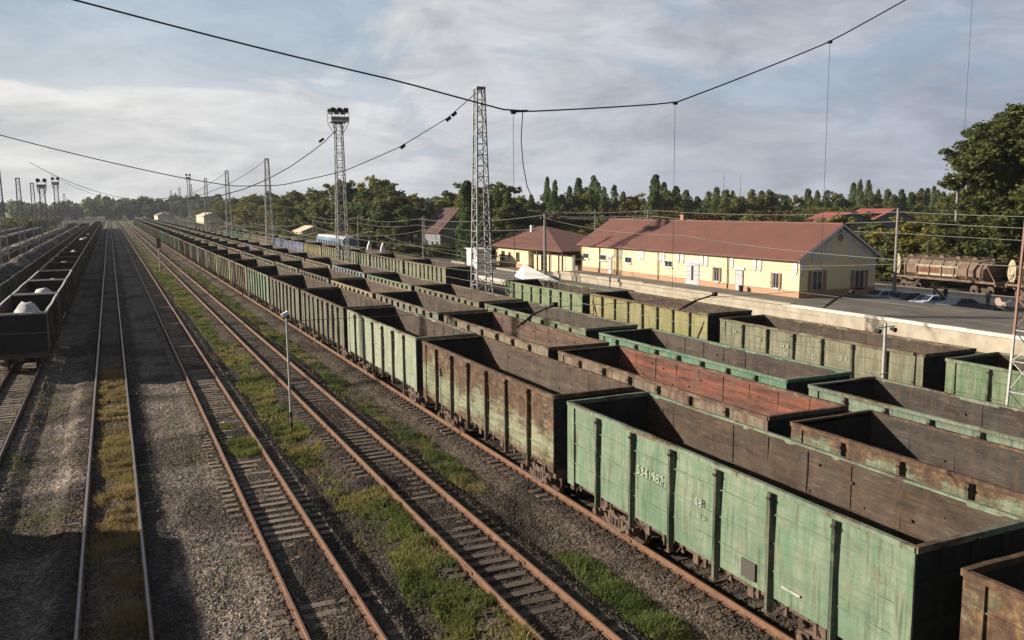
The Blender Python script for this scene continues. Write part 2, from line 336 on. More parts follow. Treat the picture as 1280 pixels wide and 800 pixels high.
def lane_col(a, s):
    a = np.asarray(a); out = np.zeros(a.shape+(3,))
    keys = [(-60, (.07,.065,.045)), (-30, (.055,.048,.04)), (-8.5, (.07,.06,.05)), (-7, (.12,.10,.08)), (-4.2, (.19,.155,.115)), (-2.2, (.235,.19,.145)), (-1.9, (.12,.095,.075)), (-1.3, (.10,.08,.062)),
            (-0.6,(.20,.14,.075)),(.2,(.17,.12,.07)), (.32, (.07,.06,.05)), (1.0, (.085,.07,.058)), (1.25,(.215,.175,.135)), (2.7,(.225,.185,.145)), (3.3,(.15,.12,.09)), (4.3,(.10,.078,.058)), (5.6,(.12,.095,.07)),
            (6.1,(.095,.073,.055)), (7.3,(.085,.064,.048)), (9.2,(.062,.047,.036)), (10.6,(.085,.066,.05)), (12.0,(.125,.098,.072)), (13.2,(.085,.066,.05)), (15,(.06,.046,.036)), (26,(.08,.065,.05)), (29,(.12,.10,.08)), (34,(.10,.08,.065)), (50,(.12,.105,.09)), (80,(.12,.11,.09)), (140,(.07,.08,.045)), (3000,(.06,.07,.04))]
    xs = [k[0] for k in keys]
    aw = a + (vnoise(a, s, 11, 1.1)-0.5)*0.5
    for i in range(3): out[..., i] = np.interp(aw, xs, [k[1][i] for k in keys])
    # pale spilled sand patches on the left walkway and by the first track
    for (pa, ps, ra, rs_, k) in ((-2.6,45.5,.9,.8,1), (-2.2,43.0,.9,.6,.6), (-1.9,35.5,.7,1.0,.8), (1.9,46.8,.8,.9,.5), (-3.0,33,.5,.6,.3)):
        d = ((a-pa)/ra)**2+((s-ps)/rs_)**2; w = np.clip(1.25-d, 0, 1)*k
        out = out*(1-w[..., None]) + np.array((.40,.33,.27))*w[..., None]
    oil = np.clip((vnoise(a, s, 5, 2.6)-.62)*5, 0, .5); out *= (1-oil[..., None])
    g_ = out.mean(-1, keepdims=True); out = (out*.72+g_*.28)*.86
    far = np.clip((s-300)/500, 0, 1)[..., None]; out = out*(1-far)+np.array((.09,.10,.055))*far
    return out
lc = lane_col(A_, S_).reshape(-1, 3)
ca = gm.color_attributes.new('lane', 'FLOAT_COLOR', 'POINT'); ca.data.foreach_set('color', np.concatenate([lc, np.ones((len(lc),1))], 1).astype(np.float32).ravel())
tag(link('ground', gm), kind='structure')

# loose stones: real crushed rock near the camera
def stones(name, label, n, a0, a1, s0, s1, r0, r1, material, dens=None):
    a = RNG.uniform(a0, a1, n*2); s = s0 + (s1-s0)*RNG.random(n*2)**1.5
    keep = np.ones(len(a), bool)
    if dens is not None: keep = RNG.random(len(a)) < dens(a, s)
    a = a[keep][:n]; s = s[keep][:n]; n = len(a); z = gz(a, s)
    base = np.array([(1,0,0),(-1,0,0),(0,1,0),(0,-1,0),(0,0,1),(0,0,-.6)], float)
    tri = np.array([(0,2,4),(2,1,4),(1,3,4),(3,0,4),(2,0,5),(1,2,5),(3,1,5),(0,3,5)])
    rr = RNG.uniform(r0, r1, (n,1,1)); sh = RNG.uniform(.6, 1.3, (n,6,1)); ang = RNG.uniform(0, 6.28, n)
    v = base[None]*sh*rr*np.array([1,1,.75]); c, q = np.cos(ang)[:,None], np.sin(ang)[:,None]
    x = v[...,0]*c - v[...,1]*q; y = v[...,0]*q + v[...,1]*c
    v = np.stack([x + a[:,None], y + s[:,None], v[...,2] + z[:,None] + r0*.3], -1)
    f = (tri[None] + (np.arange(n)*6)[:,None,None]).reshape(-1, 3)
    me = np_mesh(name, v.reshape(-1,3), f, [material])
    col = me.color_attributes.new('tone', 'FLOAT_COLOR', 'POINT'); t = np.repeat(RNG.uniform(.45,1.5,(n,1))*np.clip(lane_col(a, s)*1.15, 0, 1), 6, 0)
    col.data.foreach_set('color', np.concatenate([t, np.ones((len(t),1))], 1).astype(np.float32).ravel())
    return tag(link(name, me), label, 'gravel', kind='stuff')
STONE = bpy.data.materials.new('crushed_stone'); STONE.use_nodes = True; _n = STONE.node_tree; _b = _n.nodes['Principled BSDF']; _b.inputs['Roughness'].default_value = .9
_a = N(_n, 'ShaderNodeAttribute'); _a.attribute_name = 'tone'; _n.links.new(_a.outputs['Color'], _b.inputs['Base Color'])
stones('gravel', 'loose grey and tan crushed stones lying all over the track bed', 60000, -6, 15, 11, 62, .02, .05, STONE)

# ------------------------------------------------------------------ tracks
def rail_mb(x, y0, y1):
    mb = MB(); n = len([0]); prof = [(-.075,-.18),(.075,-.18),(.075,-.165),(.02,-.15),(.012,-.06),(.036,-.042),(.036,-.006),(.03,0),(-.03,0),(-.036,-.006),(-.036,-.042),(-.012,-.06),(-.02,-.15),(-.075,-.165)]
    prof = [(x+p, q) for p, q in prof]; ys = [y0]
    while ys[-1] < y1-1: ys.append(min(y1, ys[-1] + (25 if ys[-1] < 150 else 80)))
    k = len(prof)
    for i, (ya, yb) in enumerate(zip(ys[:-1], ys[1:])):
        gap = 0.008
        b = len(mb.v)
        for y in (ya, yb-gap):
            for p in prof: mb.v.append((p[0], y, p[1]))
        mb.f.append(tuple(b+j for j in range(k))); mb.m.append(0); mb.f.append(tuple(b+k+j for j in reversed(range(k)))); mb.m.append(0)
        for j in range(k):
            mb.f.append((b+j, b+k+j, b+k+(j+1)%k, b+(j+1)%k)); mb.m.append(1 if j in (6, 7, 8) else 0)
        # fishplates at the joint
        for sx in (-1, 1): mb.box(x+sx*.016 if sx>0 else x-.05, x+.05 if sx>0 else x-.016, yb-.4, yb+.4, -.14, -.06, 0)
    return mb
def sleeper_mb(rnd):
    mb = MB(); z1 = -.195; w = .125
    # slightly tapered, worn top
    x0, x1 = -1.36, 1.36
    T = Matrix.Rotation(0, 4, 'Z'); mb.box(x0, x1, -w, w, -.36, z1, 0, T)
    mb.box(x0-.01, x0+.1, -w*.7, w*.7, -.36, z1-.015, 0)
    for g in (-.797, .797):
        mb.box(g-.19, g+.19, -.085, .085, z1, z1+.018, 1)
        for sx in (-.125, .125):
            mb.box(g+sx-.028, g+sx+.028, -.05, .05, z1+.018, z1+.055, 1); mb.box(g+sx-.014, g+sx+.014, -.014, .014, z1+.055, z1+.11, 1)
    return mb
def track(key, label, s0, s1, smat, topmat, n_ind=100, group='parallel railway tracks', buried=None):
    a = TRK[key] if isinstance(key, str) else key
    root = empty('railway_track', (a, 0, 0), label=label, cat='railway track', group=group)
    for g in (-.797, .797): part('rail', rail_mb(g, s0, s1), [RAILM, topmat], root)
    sm = sleeper_mb(0).mesh('sleeper', [smat, PLATE]); y = s0+.3; i = 0
    rest = MB(); proto = sleeper_mb(0); lo = MB(); lo.box(-1.36, 1.36, -.125, .125, -.3, -.195)
    vis0 = {'one':16,'two':13,'three':12,'four':10}.get(key, 0)
    while y < s1:
        dx, dr = random.uniform(-.04,.04), random.uniform(-.025,.025); dz = random.uniform(-.025, .004)
        if buried: dz -= buried
        if y >= vis0 and i < n_ind:
            o = link('sleeper', sm, root, (dx, y, dz), dr); i += 1
        elif y < 330: rest.add(proto if y < 90 else lo, Matrix.Translation((dx, y, dz)) @ Matrix.Rotation(dr, 4, 'Z'))
        y += .545
    if rest.v: tag(part('sleepers', rest, [smat, PLATE], root), kind='stuff')
    return root
track('one', 'railway track with dry yellow grass growing between its rails', -4, 900, SLEEP_DARK, RAILTOP2, buried=.03)
track('two', 'rusty track with pale sleepers between the gravel walk and the first green weed strip', -4, 900, SLEEP_TAN, RAILTOP)
track('three', 'empty rusty track with dark sleepers, between the two green weed strips', -4, 900, SLEEP_DARK, RAILTOP)
track('four', 'rusty track under the front row of green and rusty open wagons', -4, 900, SLEEP_DARK, RAILTOP)
for k, l in (('five','track hidden under the second row of wagons behind the pale green one'), ('six','track hidden under the third row of wagons with the teal one'), ('seven','track under the row of wagons nearest the platform')):
    track(k, l, -4, 700, SLEEP_DARK, RAILTOP, n_ind=0)
track('left_a', 'track under the nearest left row of wagons with white heaps', -4, 800, SLEEP_TAN, RAILTOP2, n_ind=60)
for k, l in (('left_b','track under the left row of wagons heaped with grey load'), ('left_c','track under the third wagon row from the left walkway'), ('left_d','track under the covered hoppers at the left edge'), ('left_e','farthest track at the left edge behind the covered hoppers')):
    track(k, l, 20, 800, SLEEP_DARK, RAILTOP, n_ind=0)

# ------------------------------------------------------------------ freight wagons
LB = 12.95; HW = 1.57
def gondola_meshes(top, nrib, seed, diag=False):
    """returns dict of MBs. local y: 0..LB (0 = end nearest the camera), x centred, z from rail top"""
    rg = random.Random(seed); P = {}
    zb = 1.18
    b = MB()
    # side walls, ends (thin hollow box), floor; outer faces slot 0 paint, inner faces slot 1
    bow = {}
    for sx in (-1, 1):
        A_, q1, q2 = rg.uniform(.015,.035), rg.uniform(0,6.28), rg.choice([1,2,3])
        bow[sx] = (lambda y, A_=A_, q1=q1, q2=q2: A_*math.sin(q2*math.pi*y/LB+q1)*math.sin(math.pi*min(max(y/LB,0),1)))
        xo, xi = sx*(HW-.06), sx*(HW-.12)
        ys = [0.0] + [LB*(k+.0)/24 for k in range(1, 24)] + [LB]
        off = [0 if k in (0, len(ys)-1) else rg.uniform(-.012, .012)+bow[sx](ys[k]) for k in range(len(ys))]
        mid = [0 if k in (0, len(ys)-1) else rg.uniform(-.045, .035) for k in range(len(ys))]
        zs = [zb, (zb+top)/2, top-.06]
        for k in range(len(ys)-1):
            for q in range(2):
                o0 = (mid if q == 0 else mid); d = [[0, mid[k], off[k]], [0, mid[k+1], off[k+1]]]
                p = [(xo+d[0][q], ys[k], zs[q]), (xo+d[1][q], ys[k+1], zs[q]), (xo+d[1][q+1], ys[k+1], zs[q+1]), (xo+d[0][q+1], ys[k], zs[q+1])]
                b.face(p if sx > 0 else p[::-1], 0)
                p = [(x-sx*.06, y, z) for x, y, z in p]; b.face(p[::-1] if sx > 0 else p, 1)
        p = [(xo,0,zb),(xi,0,zb),(xi,LB,zb),(xo,LB,zb)]; b.face(p, 0)
        # pressed seams on the outside, welded ledge inside
        for k, zf in enumerate((.25, .5, .76)):
            z = zb + (top-zb)*zf; x0 = xo - (0 if sx > 0 else .03); b.box(x0, x0+.03, .42, LB-.42, z-.012, z+.012, 0)
        for q_ in range(1, 9):  # inner weld seams between the panels, and a few rivets
            y = LB*q_/9; x1 = xi if sx < 0 else xi-.012; b.box(x1, x1+.012, y-.02, y+.02, zb+.1, top-.12, 1)
            for _ in range(2): yy = y+rg.uniform(-.6,.6); zz_ = rg.uniform(zb+.5, top-.3); x1 = xi if sx < 0 else xi-.04; b.box(x1, x1+.04, yy-.035, yy+.035, zz_-.03, zz_+.03, 2)
        z = zb+(top-zb)*.52; x1 = xi if sx < 0 else xi-.035; b.box(x1, x1+.035, .1, LB-.1, z-.02, z+.02, 1)
        # wide end bands
        for y0, y1 in ((0, .4), (LB-.4, LB)):
            x0 = xo-.0 if sx > 0 else xo-.045; b.box(x0, x0+.045, y0-.005, y1, zb-.12, top-.07, 0)
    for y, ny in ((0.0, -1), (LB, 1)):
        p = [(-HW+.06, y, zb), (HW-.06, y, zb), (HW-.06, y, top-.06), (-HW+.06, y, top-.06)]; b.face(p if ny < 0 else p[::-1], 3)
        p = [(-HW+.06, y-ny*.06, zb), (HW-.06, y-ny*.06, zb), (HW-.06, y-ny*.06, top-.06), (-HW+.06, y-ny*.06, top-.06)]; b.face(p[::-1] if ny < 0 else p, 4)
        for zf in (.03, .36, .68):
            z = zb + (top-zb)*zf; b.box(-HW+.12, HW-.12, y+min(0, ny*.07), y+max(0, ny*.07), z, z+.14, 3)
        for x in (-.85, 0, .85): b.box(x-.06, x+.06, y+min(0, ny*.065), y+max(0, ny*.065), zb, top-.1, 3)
    b.face([(-HW+.1, .05, zb+.08), (HW-.1, .05, zb+.08), (HW-.1, LB-.05, zb+.08), (-HW+.1, LB-.05, zb+.08)], 1)
    b.face([(-HW+.1, .05, zb+.02), (HW-.1, .05, zb+.02), (HW-.1, LB-.05, zb+.02), (-HW+.1, LB-.05, zb+.02)], 2)
    P['body'] = (b, [PAINT, INNER, RUSTY, DARK_END, INDARK])
    # top chord, gently battered
    r = MB(); n = 18
    for sx in (-1, 1):
        pts = [(sx*(HW-.055)+bow[sx](LB*k/n)+rg.uniform(-.005,.005)*(0 < k < n), LB*k/n, top-.06+rg.uniform(-.010,.006)*(0 < k < n)) for k in range(n+1)]
        r.strip(pts, .12, .11)
    for y in (.0, LB):
        pts = [(-HW+.02 + (2*HW-.04)*k/5, y, top-.055+rg.uniform(-.012,.01)*(0 < k < 5)) for k in range(6)]
        r.strip(pts, .12, .125)
    P['top_rim'] = (r, [PAINT, RUSTY])
    # side posts
    rb = MB(); w = .062
    rb.prism([(-.0,-w-.02),(-.11,-w),(-.125,-w*.6),(-.125,w*.6),(-.11,w),(0,w+.02)], 0, 1)
    post = MB()
    sec = [(0,-w-.03),(.085,-w),(.12,-w*.7),(.12,w*.7),(.085,w),(0,w+.03)]
    z0, z1 = .88, top-.12
    for (zA, zB) in ((z0, z1),):
        bi = len(post.v)
        for z in (zA, zB):
            for (x, y) in sec: post.v.append((x, y, z))
        k = len(sec); post.f.append(tuple(bi+i for i in range(k))); post.f.append(tuple(bi+k+i for i in range(k))); post.m += [0,0]
        for i in range(k): post.f.append((bi+i, bi+(i+1)%k, bi+k+(i+1)%k, bi+k+i)); post.m.append(0)
    post.box(-.02,.145,-.09,.09, z0-.04, z0, 0); post.box(0,.15,-.05,.05, z1-.16, z1-.10, 1)
    P['side_post'] = (post, [PAINT, RUSTY]); P['post_y'] = [LB*(k+1)/(nrib+1) for k in range(nrib)]
    # bottom discharge gear: hinges, levers and hooks along both sides
    h = MB()
    for sx in (-1, 1):
        for k in range(14):
            y = .75 + k*(LB-1.5)/13 + rg.uniform(-.12,.12); x = sx*(HW-.16)
            h.box(x-.03, x+.03, y-.05, y+.05, .92+rg.uniform(-.06,.08), 1.2, 0)
            h.bar((x, y, 1.16), (x+sx*rg.uniform(-.02,.1), y+rg.uniform(-.2,.2), .82+rg.uniform(0,.2)), .035, .05, 0)
            if k % 2: h.tube([(x, y-.05, 1.14), (x+sx*.07, y+.08, 1.02), (x+sx*.06, y+.2, .88), (x+sx*.0, y+.26, .8)], .016, 5, 0)
            h.box(x-.02, x+.05, y+.2, y+.55, 1.08, 1.15, 0)
        h.box(sx*(HW-.2)-.03, sx*(HW-.2)+.03, .2, LB-.2, 1.03, 1.12, 0)
    P['discharge_gear'] = (h, [GEAR])
    u = MB(); u.box(-.2,.2,-.1,LB+.1,.72,1.15,0)
    for y in (0.12, 2.2, 4.4, 6.45, 8.6, 10.8, LB-.12): u.box(-HW+.12, HW-.12, y-.1, y+.1, .85, 1.17, 0)
    u.tube([(-.62,5.2,.75),(-.62,6.2,.75)], .2, 10, 0); u.box(.35,.8,7,7.9,.55,.95,0)
    u.bar((-.5,2.6,.7),(.1,5.2,.72),.05); u.bar((-.5,6.3,.7),(.2,10.2,.7),.05)
    P['underframe'] = (u, [GEAR])
    return P
def bogie_meshes():
    f = MB()
    for sx in (-1, 1):
        x = sx*1.02
        # cast side frame: arched top, spring nest, axle boxes
        for a_, c_, w, h in (((x,-.95,.50),(x,-.45,.66),.13,.16), ((x,-.45,.66),(x,.45,.66),.13,.17), ((x,.45,.66),(x,.95,.50),.13,.16), ((x,-.62,.46),(x,-.34,.22),.12,.12), ((x,.62,.46),(x,.34,.22),.12,.12), ((x,-.36,.2),(x,.36,.2),.16,.12), ((x,-.36,.22),(x,-.36,.64),.12,.1), ((x,.36,.22),(x,.36,.64),.12,.1)): f.bar(a_, c_, w, h)
        for y in (-.925, .925): f.box(x-.13, x+.13, y-.17, y+.17, .3, .56); f.tube([(x+sx*.12,y,.44),(x+sx*.24,y,.44)], .105, 10)
        for y in (-.2, 0, .2):
            f.tube([(x,y,.26),(x,y,.58)], .075, 8)
    f.box(-1.1, 1.1, -.2, .2, .5, .78); f.tube([(0,0,.75),(0,0,.9)], .2, 10)
    for y in (-.55,.55): f.box(-.95,.95,y-.05,y+.05,.32,.42)
    w = MB()
    w.tube([(-1.02,0,.475),(1.02,0,.475)], .085, 8)
    for sx in (-1, 1):
        c = .795*sx
        w.tube([(c-sx*.075,0,.475),(c-sx*.06,0,.475),(c-sx*.045,0,.475),(c+sx*.06,0,.475),(c+sx*.065,0,.475)], [.49,.505,.475,.468,.40], 24)
        w.tube([(c+sx*.065,0,.475),(c+sx*.10,0,.475)], [.15,.13], 10)
    return f, w
def coupler_mb():
    c = MB(); c.bar((0,0,1.02),(0,.32,1.02),.16,.2); c.box(-.17,.12,.30,.5,.87,1.17); c.bar((-.13,.45,1.02),(-.16,.53,1.02),.09,.2); c.bar((.14,.36,1.02),(.2,.5,1.02),.08,.16)
    c.tube([(.4,0,.95),(.42,.18,.7),(.4,.34,.55),(.33,.48,.72)], .025, 6); return c
BF, BW = bogie_meshes(); BFm = BF.mesh('bogie', [GEAR]); BWm = BW.mesh('wheelset', [WHEEL]); CPm = coupler_mb().mesh('coupler', [GEAR])
PROTO = {}
def gondola_proto(top, nrib, seed):
    key = (top, nrib, seed)
    if key in PROTO: return PROTO[key]
    P = gondola_meshes(top, nrib, seed); D = {}
    for k in ('body','top_rim','side_post','discharge_gear','underframe'): D[k] = P[k][0].mesh(k, P[k][1])
    D['post_y'] = P['post_y']
    # joined far version (one mesh)
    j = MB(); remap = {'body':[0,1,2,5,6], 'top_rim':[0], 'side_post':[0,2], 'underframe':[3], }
    for k in ('body','top_rim','underframe'):
        o = MB(); o.add(P[k][0]); o.m = [remap[k][i] for i in o.m]; j.add(o)
    for y in P['post_y']:
        for sx in (-1, 1):
            o = MB(); o.add(P['side_post'][0], Matrix.Translation((sx*(HW-.06), y, 0)) @ (Matrix.Identity(4) if sx > 0 else Matrix.Rotation(math.pi, 4, 'Z'))); o.m = [remap['side_post'][i] for i in o.m]; j.add(o)
    for y in (2.1, LB-2.1):
        o = MB(); o.add(BF, Matrix.Translation((0, y, 0))); o.m = [3]*len(o.m); j.add(o)
        for dy in (-.925, .925): o = MB(); o.add(BW, Matrix.Translation((0, y+dy, 0))); o.m = [4]*len(o.m); j.add(o)
    for y, s_ in ((0, -1), (LB, 1)): j.box(-.12, .12, min(y, y+s_*.45), max(y, y+s_*.45), .9, 1.15, 3)
    D['joined'] = j.mesh('open_wagon', [PAINT, INNER, RUSTY, GEAR, WHEEL, DARK_END, INDARK])
    PROTO[key] = D; return D
POST_SHADE = .2  # side-post paint darkened to stand in for the channel's own shadow
TOPR = 0.0
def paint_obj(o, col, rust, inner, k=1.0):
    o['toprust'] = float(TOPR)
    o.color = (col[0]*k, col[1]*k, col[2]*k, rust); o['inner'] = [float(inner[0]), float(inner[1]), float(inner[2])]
def text_mesh(name, s, size, material, depth=.004, align='LEFT'):
    cu = bpy.data.curves.new(name, 'FONT'); cu.body = s; cu.size = size; cu.extrude = depth; cu.align_x = align; cu.resolution_u = 2
    o = bpy.data.objects.new(name, cu); C.objects.link(o); bpy.context.view_layer.update()
    me = bpy.data.meshes.new_from_object(o); bpy.data.objects.remove(o); me.materials.clear(); me.materials.append(material); me.name = name
    return me
def side_text(root, s, size, y, z, top, material=WHITEP, x=None):
    """text on the wagon's left side (faces -x); reads along decreasing y"""
    me = text_mesh('lettering', s, size, material)
    o = link('lettering', me, root); x = -(HW-.06)-.05 if x is None else x
    o.matrix_local = Matrix(((0,0,-1,x),(-1,0,0,y),(0,1,0,z),(0,0,0,1)))
    return o
def mound_mb(seed, w, l, h, z):
    mb = MB(); rg = random.Random(seed); n = 12; m = 16
    for i in range(n):
        for j in range(m): pass
    vid = {}
    for i in range(n+1):
        for j in range(m+1):
            x = -w + 2*w*i/n; y = -l + 2*l*j/m; d = math.sqrt((x/w)**2 + (y/l)**2)
            hh = h*(max(0, 1-d*d)**.8) + (rg.uniform(-.05,.05) if d < 1 else 0)*h
            vid[i,j] = len(mb.v); mb.v.append((x, y, z+max(-.02, hh)))
    for i in range(n):
        for j in range(m): mb.f.append((vid[i,j], vid[i+1,j], vid[i+1,j+1], vid[i,j+1])); mb.m.append(0)
    return mb
WHITE_SAND = mat('white_sand', (0.78,0.76,0.74), .95, vscale=2.5, col2=(0.42,0.40,0.38), bump=.5)
GREY_LOAD = mat('grey_scrap_load', (0.13,0.12,0.115), .95, vscale=1.2, col2=(0.035,0.033,0.032), bump=1.0, bscale=6)
PALE_LOAD = mat('tan_gravel_load', (0.30,0.235,0.17), .95, vscale=2.0, col2=(0.17,0.135,0.10), bump=1.0, bscale=6)
def wagon(a, s, top, nrib, col, rust, inner, label, group, seed=0, detail=True, posts=POST_SHADE):
    D = gondola_proto(top, nrib, seed)
    if not detail:
        o = link('open_wagon', D['joined'], None, (a, s, 0)); tag(o, label, 'freight wagon', group); paint_obj(o, col, rust, inner); return o
    root = empty('open_wagon', (a, s, 0), label=label, cat='freight wagon', group=group)
    root['inner'] = [float(c) for c in inner]
    for k in ('body','top_rim','discharge_gear','underframe'):
        o = link(k, D[k], root); paint_obj(o, col, rust, inner)
        if k == 'top_rim': o.color = (col[0]*.8+.05, col[1]*.8+.045, col[2]*.8+.035, min(1, rust+.1)); o['toprust'] = 0.0
        if k == 'top_rim' and group.startswith('wagons with white'): o.color = (.95,.92,.88,.0)
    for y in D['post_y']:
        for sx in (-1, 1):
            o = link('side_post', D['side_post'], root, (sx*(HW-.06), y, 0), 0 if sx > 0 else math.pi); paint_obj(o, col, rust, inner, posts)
    for y in (2.1, LB-2.1):
        bo = link('bogie', BFm, root, (0, y, 0))
        for dy in (-.925, .925): link('wheelset', BWm, bo, (0, dy, 0))
    for y, r in ((0, math.pi), (LB, 0)): link('coupler', CPm, root, (0, y, 0), r)
    return root
GREEN = (0.150,0.255,0.155); BRN = (0.10,0.085,0.05); OLV = (0.16,0.175,0.085); YEL = (0.28,0.25,0.075); TEAL = (0.045,0.20,0.115); GRN = (0.12,0.20,0.09); GRAYG = (0.15,0.175,0.125)
BLUE = (0.20,0.28,0.42); PINK = (0.25,0.16,0.11); RED = (0.28,0.08,0.045); RBRN = (0.14,0.075,0.05); PALE = (0.34,0.40,0.28)
IN = (0.085,0.062,0.045); IN_RED = (0.30,0.10,0.06); IN_GREY = (0.065,0.057,0.05)
NAME = {GREEN:'pale green', BRN:'brown', OLV:'olive green', YEL:'yellowish', TEAL:'bright teal green', GRN:'green', GRAYG:'grey-green', BLUE:'pale blue', PINK:'rust-pink', RED:'red', RBRN:'red-brown', PALE:'whitish green'}
def rowl(row, i): return ' from the camera in the %s row' % row if i > 0 else ' to the camera in the %s row' % row
# row four: the front row
g4 = 'open freight wagons in the front row'
front = [(-1, 3.66, 6, (0.17,0.17,0.07), .85, IN, 1, 'rusty brown open wagon with flaking yellow-green paint, cut off by the bottom right corner'),
 (0, 3.70, 6, GREEN, .16, (0.10,0.068,0.044), 2, 'large pale green open wagon with white number, biggest of the front row'),
 (1, 3.70, 6, (0.27,0.30,0.18), .58, (0.125,0.092,0.066), 3, 'open wagon streaked rust brown over faded green, just beyond the large pale green wagon'),
 (2, 3.70, 6, PALE, .22, IN, 4, 'whitish green open wagon with stained side, beyond the rust-streaked wagon in the front row')]
for k, top, nr_, c, ru, inn, sd, lab in front:
    TOPR = .8 if k == 1 else .25 if k == 2 else 0.0
    w = wagon(TRK['four'], 10.24+13.92*k, top, nr_, c, ru, inn, lab, g4, sd)
    TOPR = 0.0
    if k == 0:
        side_text(w, '53419871', .36, 9.0, 2.5, top); side_text(w, '68', .3, 6.4, 2.45, top); side_text(w, '22,0', .17, 6.3, 2.15, top)
        for (y0, y1, z0, z1) in ((2.75,3.3,1.55,1.6),): 
            q = MB(); q.box(-(HW-.06)-.05, -(HW-.06)-.035, y0, y1, z0, z1); part('painted_stripe', q, WHITEP, w)
        q = MB(); q.box(-(HW-.06)-.052, -(HW-.06)-.03, 4.15, 4.62, 1.32, 1.75); part('repair_patch', q, mat('grey_steel_patch', (.085,.075,.065), .8), w)
    if k == 1: side_text(w, '60927', .3, 7.1, 1.6, top)
cols4 = [OLV, GRAYG, GRN, BRN, GRAYG, GREEN, OLV, PINK, GRN, BRN, OLV, GRAYG]
for k in range(3, 40):
    c = cols4[(k*5+k//4) % len(cols4)]; c = tuple(min(1, x*random.uniform(.9,1.3)) for x in c); nm = NAME[cols4[(k*5+k//4) % len(cols4)]]
    wagon(TRK['four'], 10.24+13.92*k, 3.7, 7 if k % 3 else 8, c, random.uniform(.15,.5), IN, '%s open wagon, %s beyond the large pale green wagon in its row' % (nm, ordw(k-1)), g4, 5+k % 3, detail=k < 9)
# row five
g5 = 'open freight wagons in the second row'
five = [(-2, 3.72, 6, BRN, .5, IN_GREY, 'brown open wagon at the right edge, behind the large pale green one'), (-1, 3.72, 6, (0.17,0.25,0.15), .73, IN_GREY, 'dark brown open wagon with peeling mint green paint patches, behind the large pale one'),
        (0, 3.66, 6, RBRN, .45, IN_RED, 'open wagon with bright rust-red interior, behind the large pale green wagon'),
        (1, 3.66, 6, (0.20,0.15,0.10), .45, (0.20,0.12,0.085), 'open wagon with pinkish brown interior, beyond the one with the bright red interior')]
for k, top, nr_, c, ru, inn, lab in five: wagon(TRK['five'], 18.95+13.92*k, top, nr_, c, ru, inn, lab, g5, 11+k)
for k in range(2, 38):
    q = [PINK, OLV, GRAYG, BRN, GRN][(k*3+1) % 5]
    c = tuple(x*random.uniform(.9,1.4) for x in q)
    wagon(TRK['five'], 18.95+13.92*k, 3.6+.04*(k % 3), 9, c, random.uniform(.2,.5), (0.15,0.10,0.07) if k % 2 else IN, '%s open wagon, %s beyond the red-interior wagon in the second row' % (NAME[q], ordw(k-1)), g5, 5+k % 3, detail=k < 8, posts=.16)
# row six
g6 = 'open freight wagons in the third row'
for s0, top, c, ru, inn, lab, sd in [(-5.1, 3.6, GRAYG, .4, IN_GREY, 'grey-green open wagon leaving the right edge in the third row', 21), (8.95, 3.62, (0.14,0.22,0.15), .3, IN_GREY, 'grey-green open wagon with mint rim at the right edge, in the third row', 22),
        (23.0, 3.6, TEAL, .12, (0.10,0.075,0.062), 'bright teal green open wagon with brown interior, in the third row', 23), (37.3, 3.62, (0.13,0.19,0.10), .25, (0.085,0.075,0.062), 'dull green open wagon just beyond the bright teal one', 24)]:
    wagon(TRK['six'], s0, top, 7, c, ru, inn, lab, g6, sd)
for k in range(1, 36):
    q = [GRAYG, BLUE, OLV, PINK, BRN][(k*2) % 5] if k not in (1, 2) else OLV
    c = tuple(x*random.uniform(.9,1.3) for x in q)
    wagon(TRK['six'], 37.3+13.95*k, 3.6+.04*(k % 2), 10, c, random.uniform(.2,.5), (0.13,0.09,0.065) if k % 3 else IN, '%s open wagon, %s beyond the dull green wagon in the third row' % (NAME[q], ordw(k-1)), g6, 5+k % 3, detail=k < 6, posts=.16)
# row seven: by the platform
g7 = 'open freight wagons nearest the platform'
for s0, top, c, ru, lab, sd in [(-3.9, 3.62, GRN, .2, 'green open wagon at the right edge by the lattice mast foot', 31), (10.1, 3.66, (0.11,0.19,0.09), .12, 'plain green open wagon partly behind the red and white lattice mast', 32), (24.1, 3.66, (0.17,0.165,0.095), .35, 'brown-green open wagon with rows of white marks, below the platform wall', 33),
        (38.15, 3.8, YEL, .3, 'mustard yellow open wagon with diagonal end braces, facing the yellow building', 34), (52.2, 3.62, (0.16,0.24,0.10), .18, 'light green open wagon, last before the gap near the tall lattice mast', 35)]:
    w = wagon(TRK['seven'], s0, top, 6 if sd < 34 else 7, c, ru, IN, lab, g7, sd)
    if sd == 33:
        for y, z, t in ((11.9,3.0,'54'),(10.0,2.8,'68'),(8.3,2.75,'5418'),(8.3,2.35,'2109'),(4.5,2.7,'ЗМЦ'),(6.2,2.5,'22')): side_text(w, t, .3, y, z, top)
    if sd == 34:
        for (ya, yb) in ((.3, 1.5), (LB-.3, LB-1.6)):
            q = MB(); q.bar((-(HW-.01), ya, 3.3), (-(HW-.01), yb, 1.3), .06, .06); part('brace', q, GEAR, w)
    if sd == 32: side_text(w, '63', .4, 9.6, 2.7, top)
c7 = {0: OLV, 1: OLV, 2: GRAYG, 3: OLV, 4: YEL, 5: BLUE, 6: BLUE, 7: PINK, 8: PINK, 9: OLV, 10: GRAYG, 11: TEAL}
for k in range(0, 34):
    q = c7.get(k, [GRAYG, OLV, GRAYG, BRN][k % 4]); c = tuple(x*random.uniform(.95,1.25) for x in q)
    wagon(TRK['seven'], 79.4+13.92*k, 3.85, 9, c, random.uniform(.15,.4), IN, '%s ribbed open wagon, %s beyond the tallest lattice mast' % (NAME[q], ordw(k)), 'ribbed open wagons beyond the tall lattice mast', 5+k % 3, detail=k < 3, posts=.2)
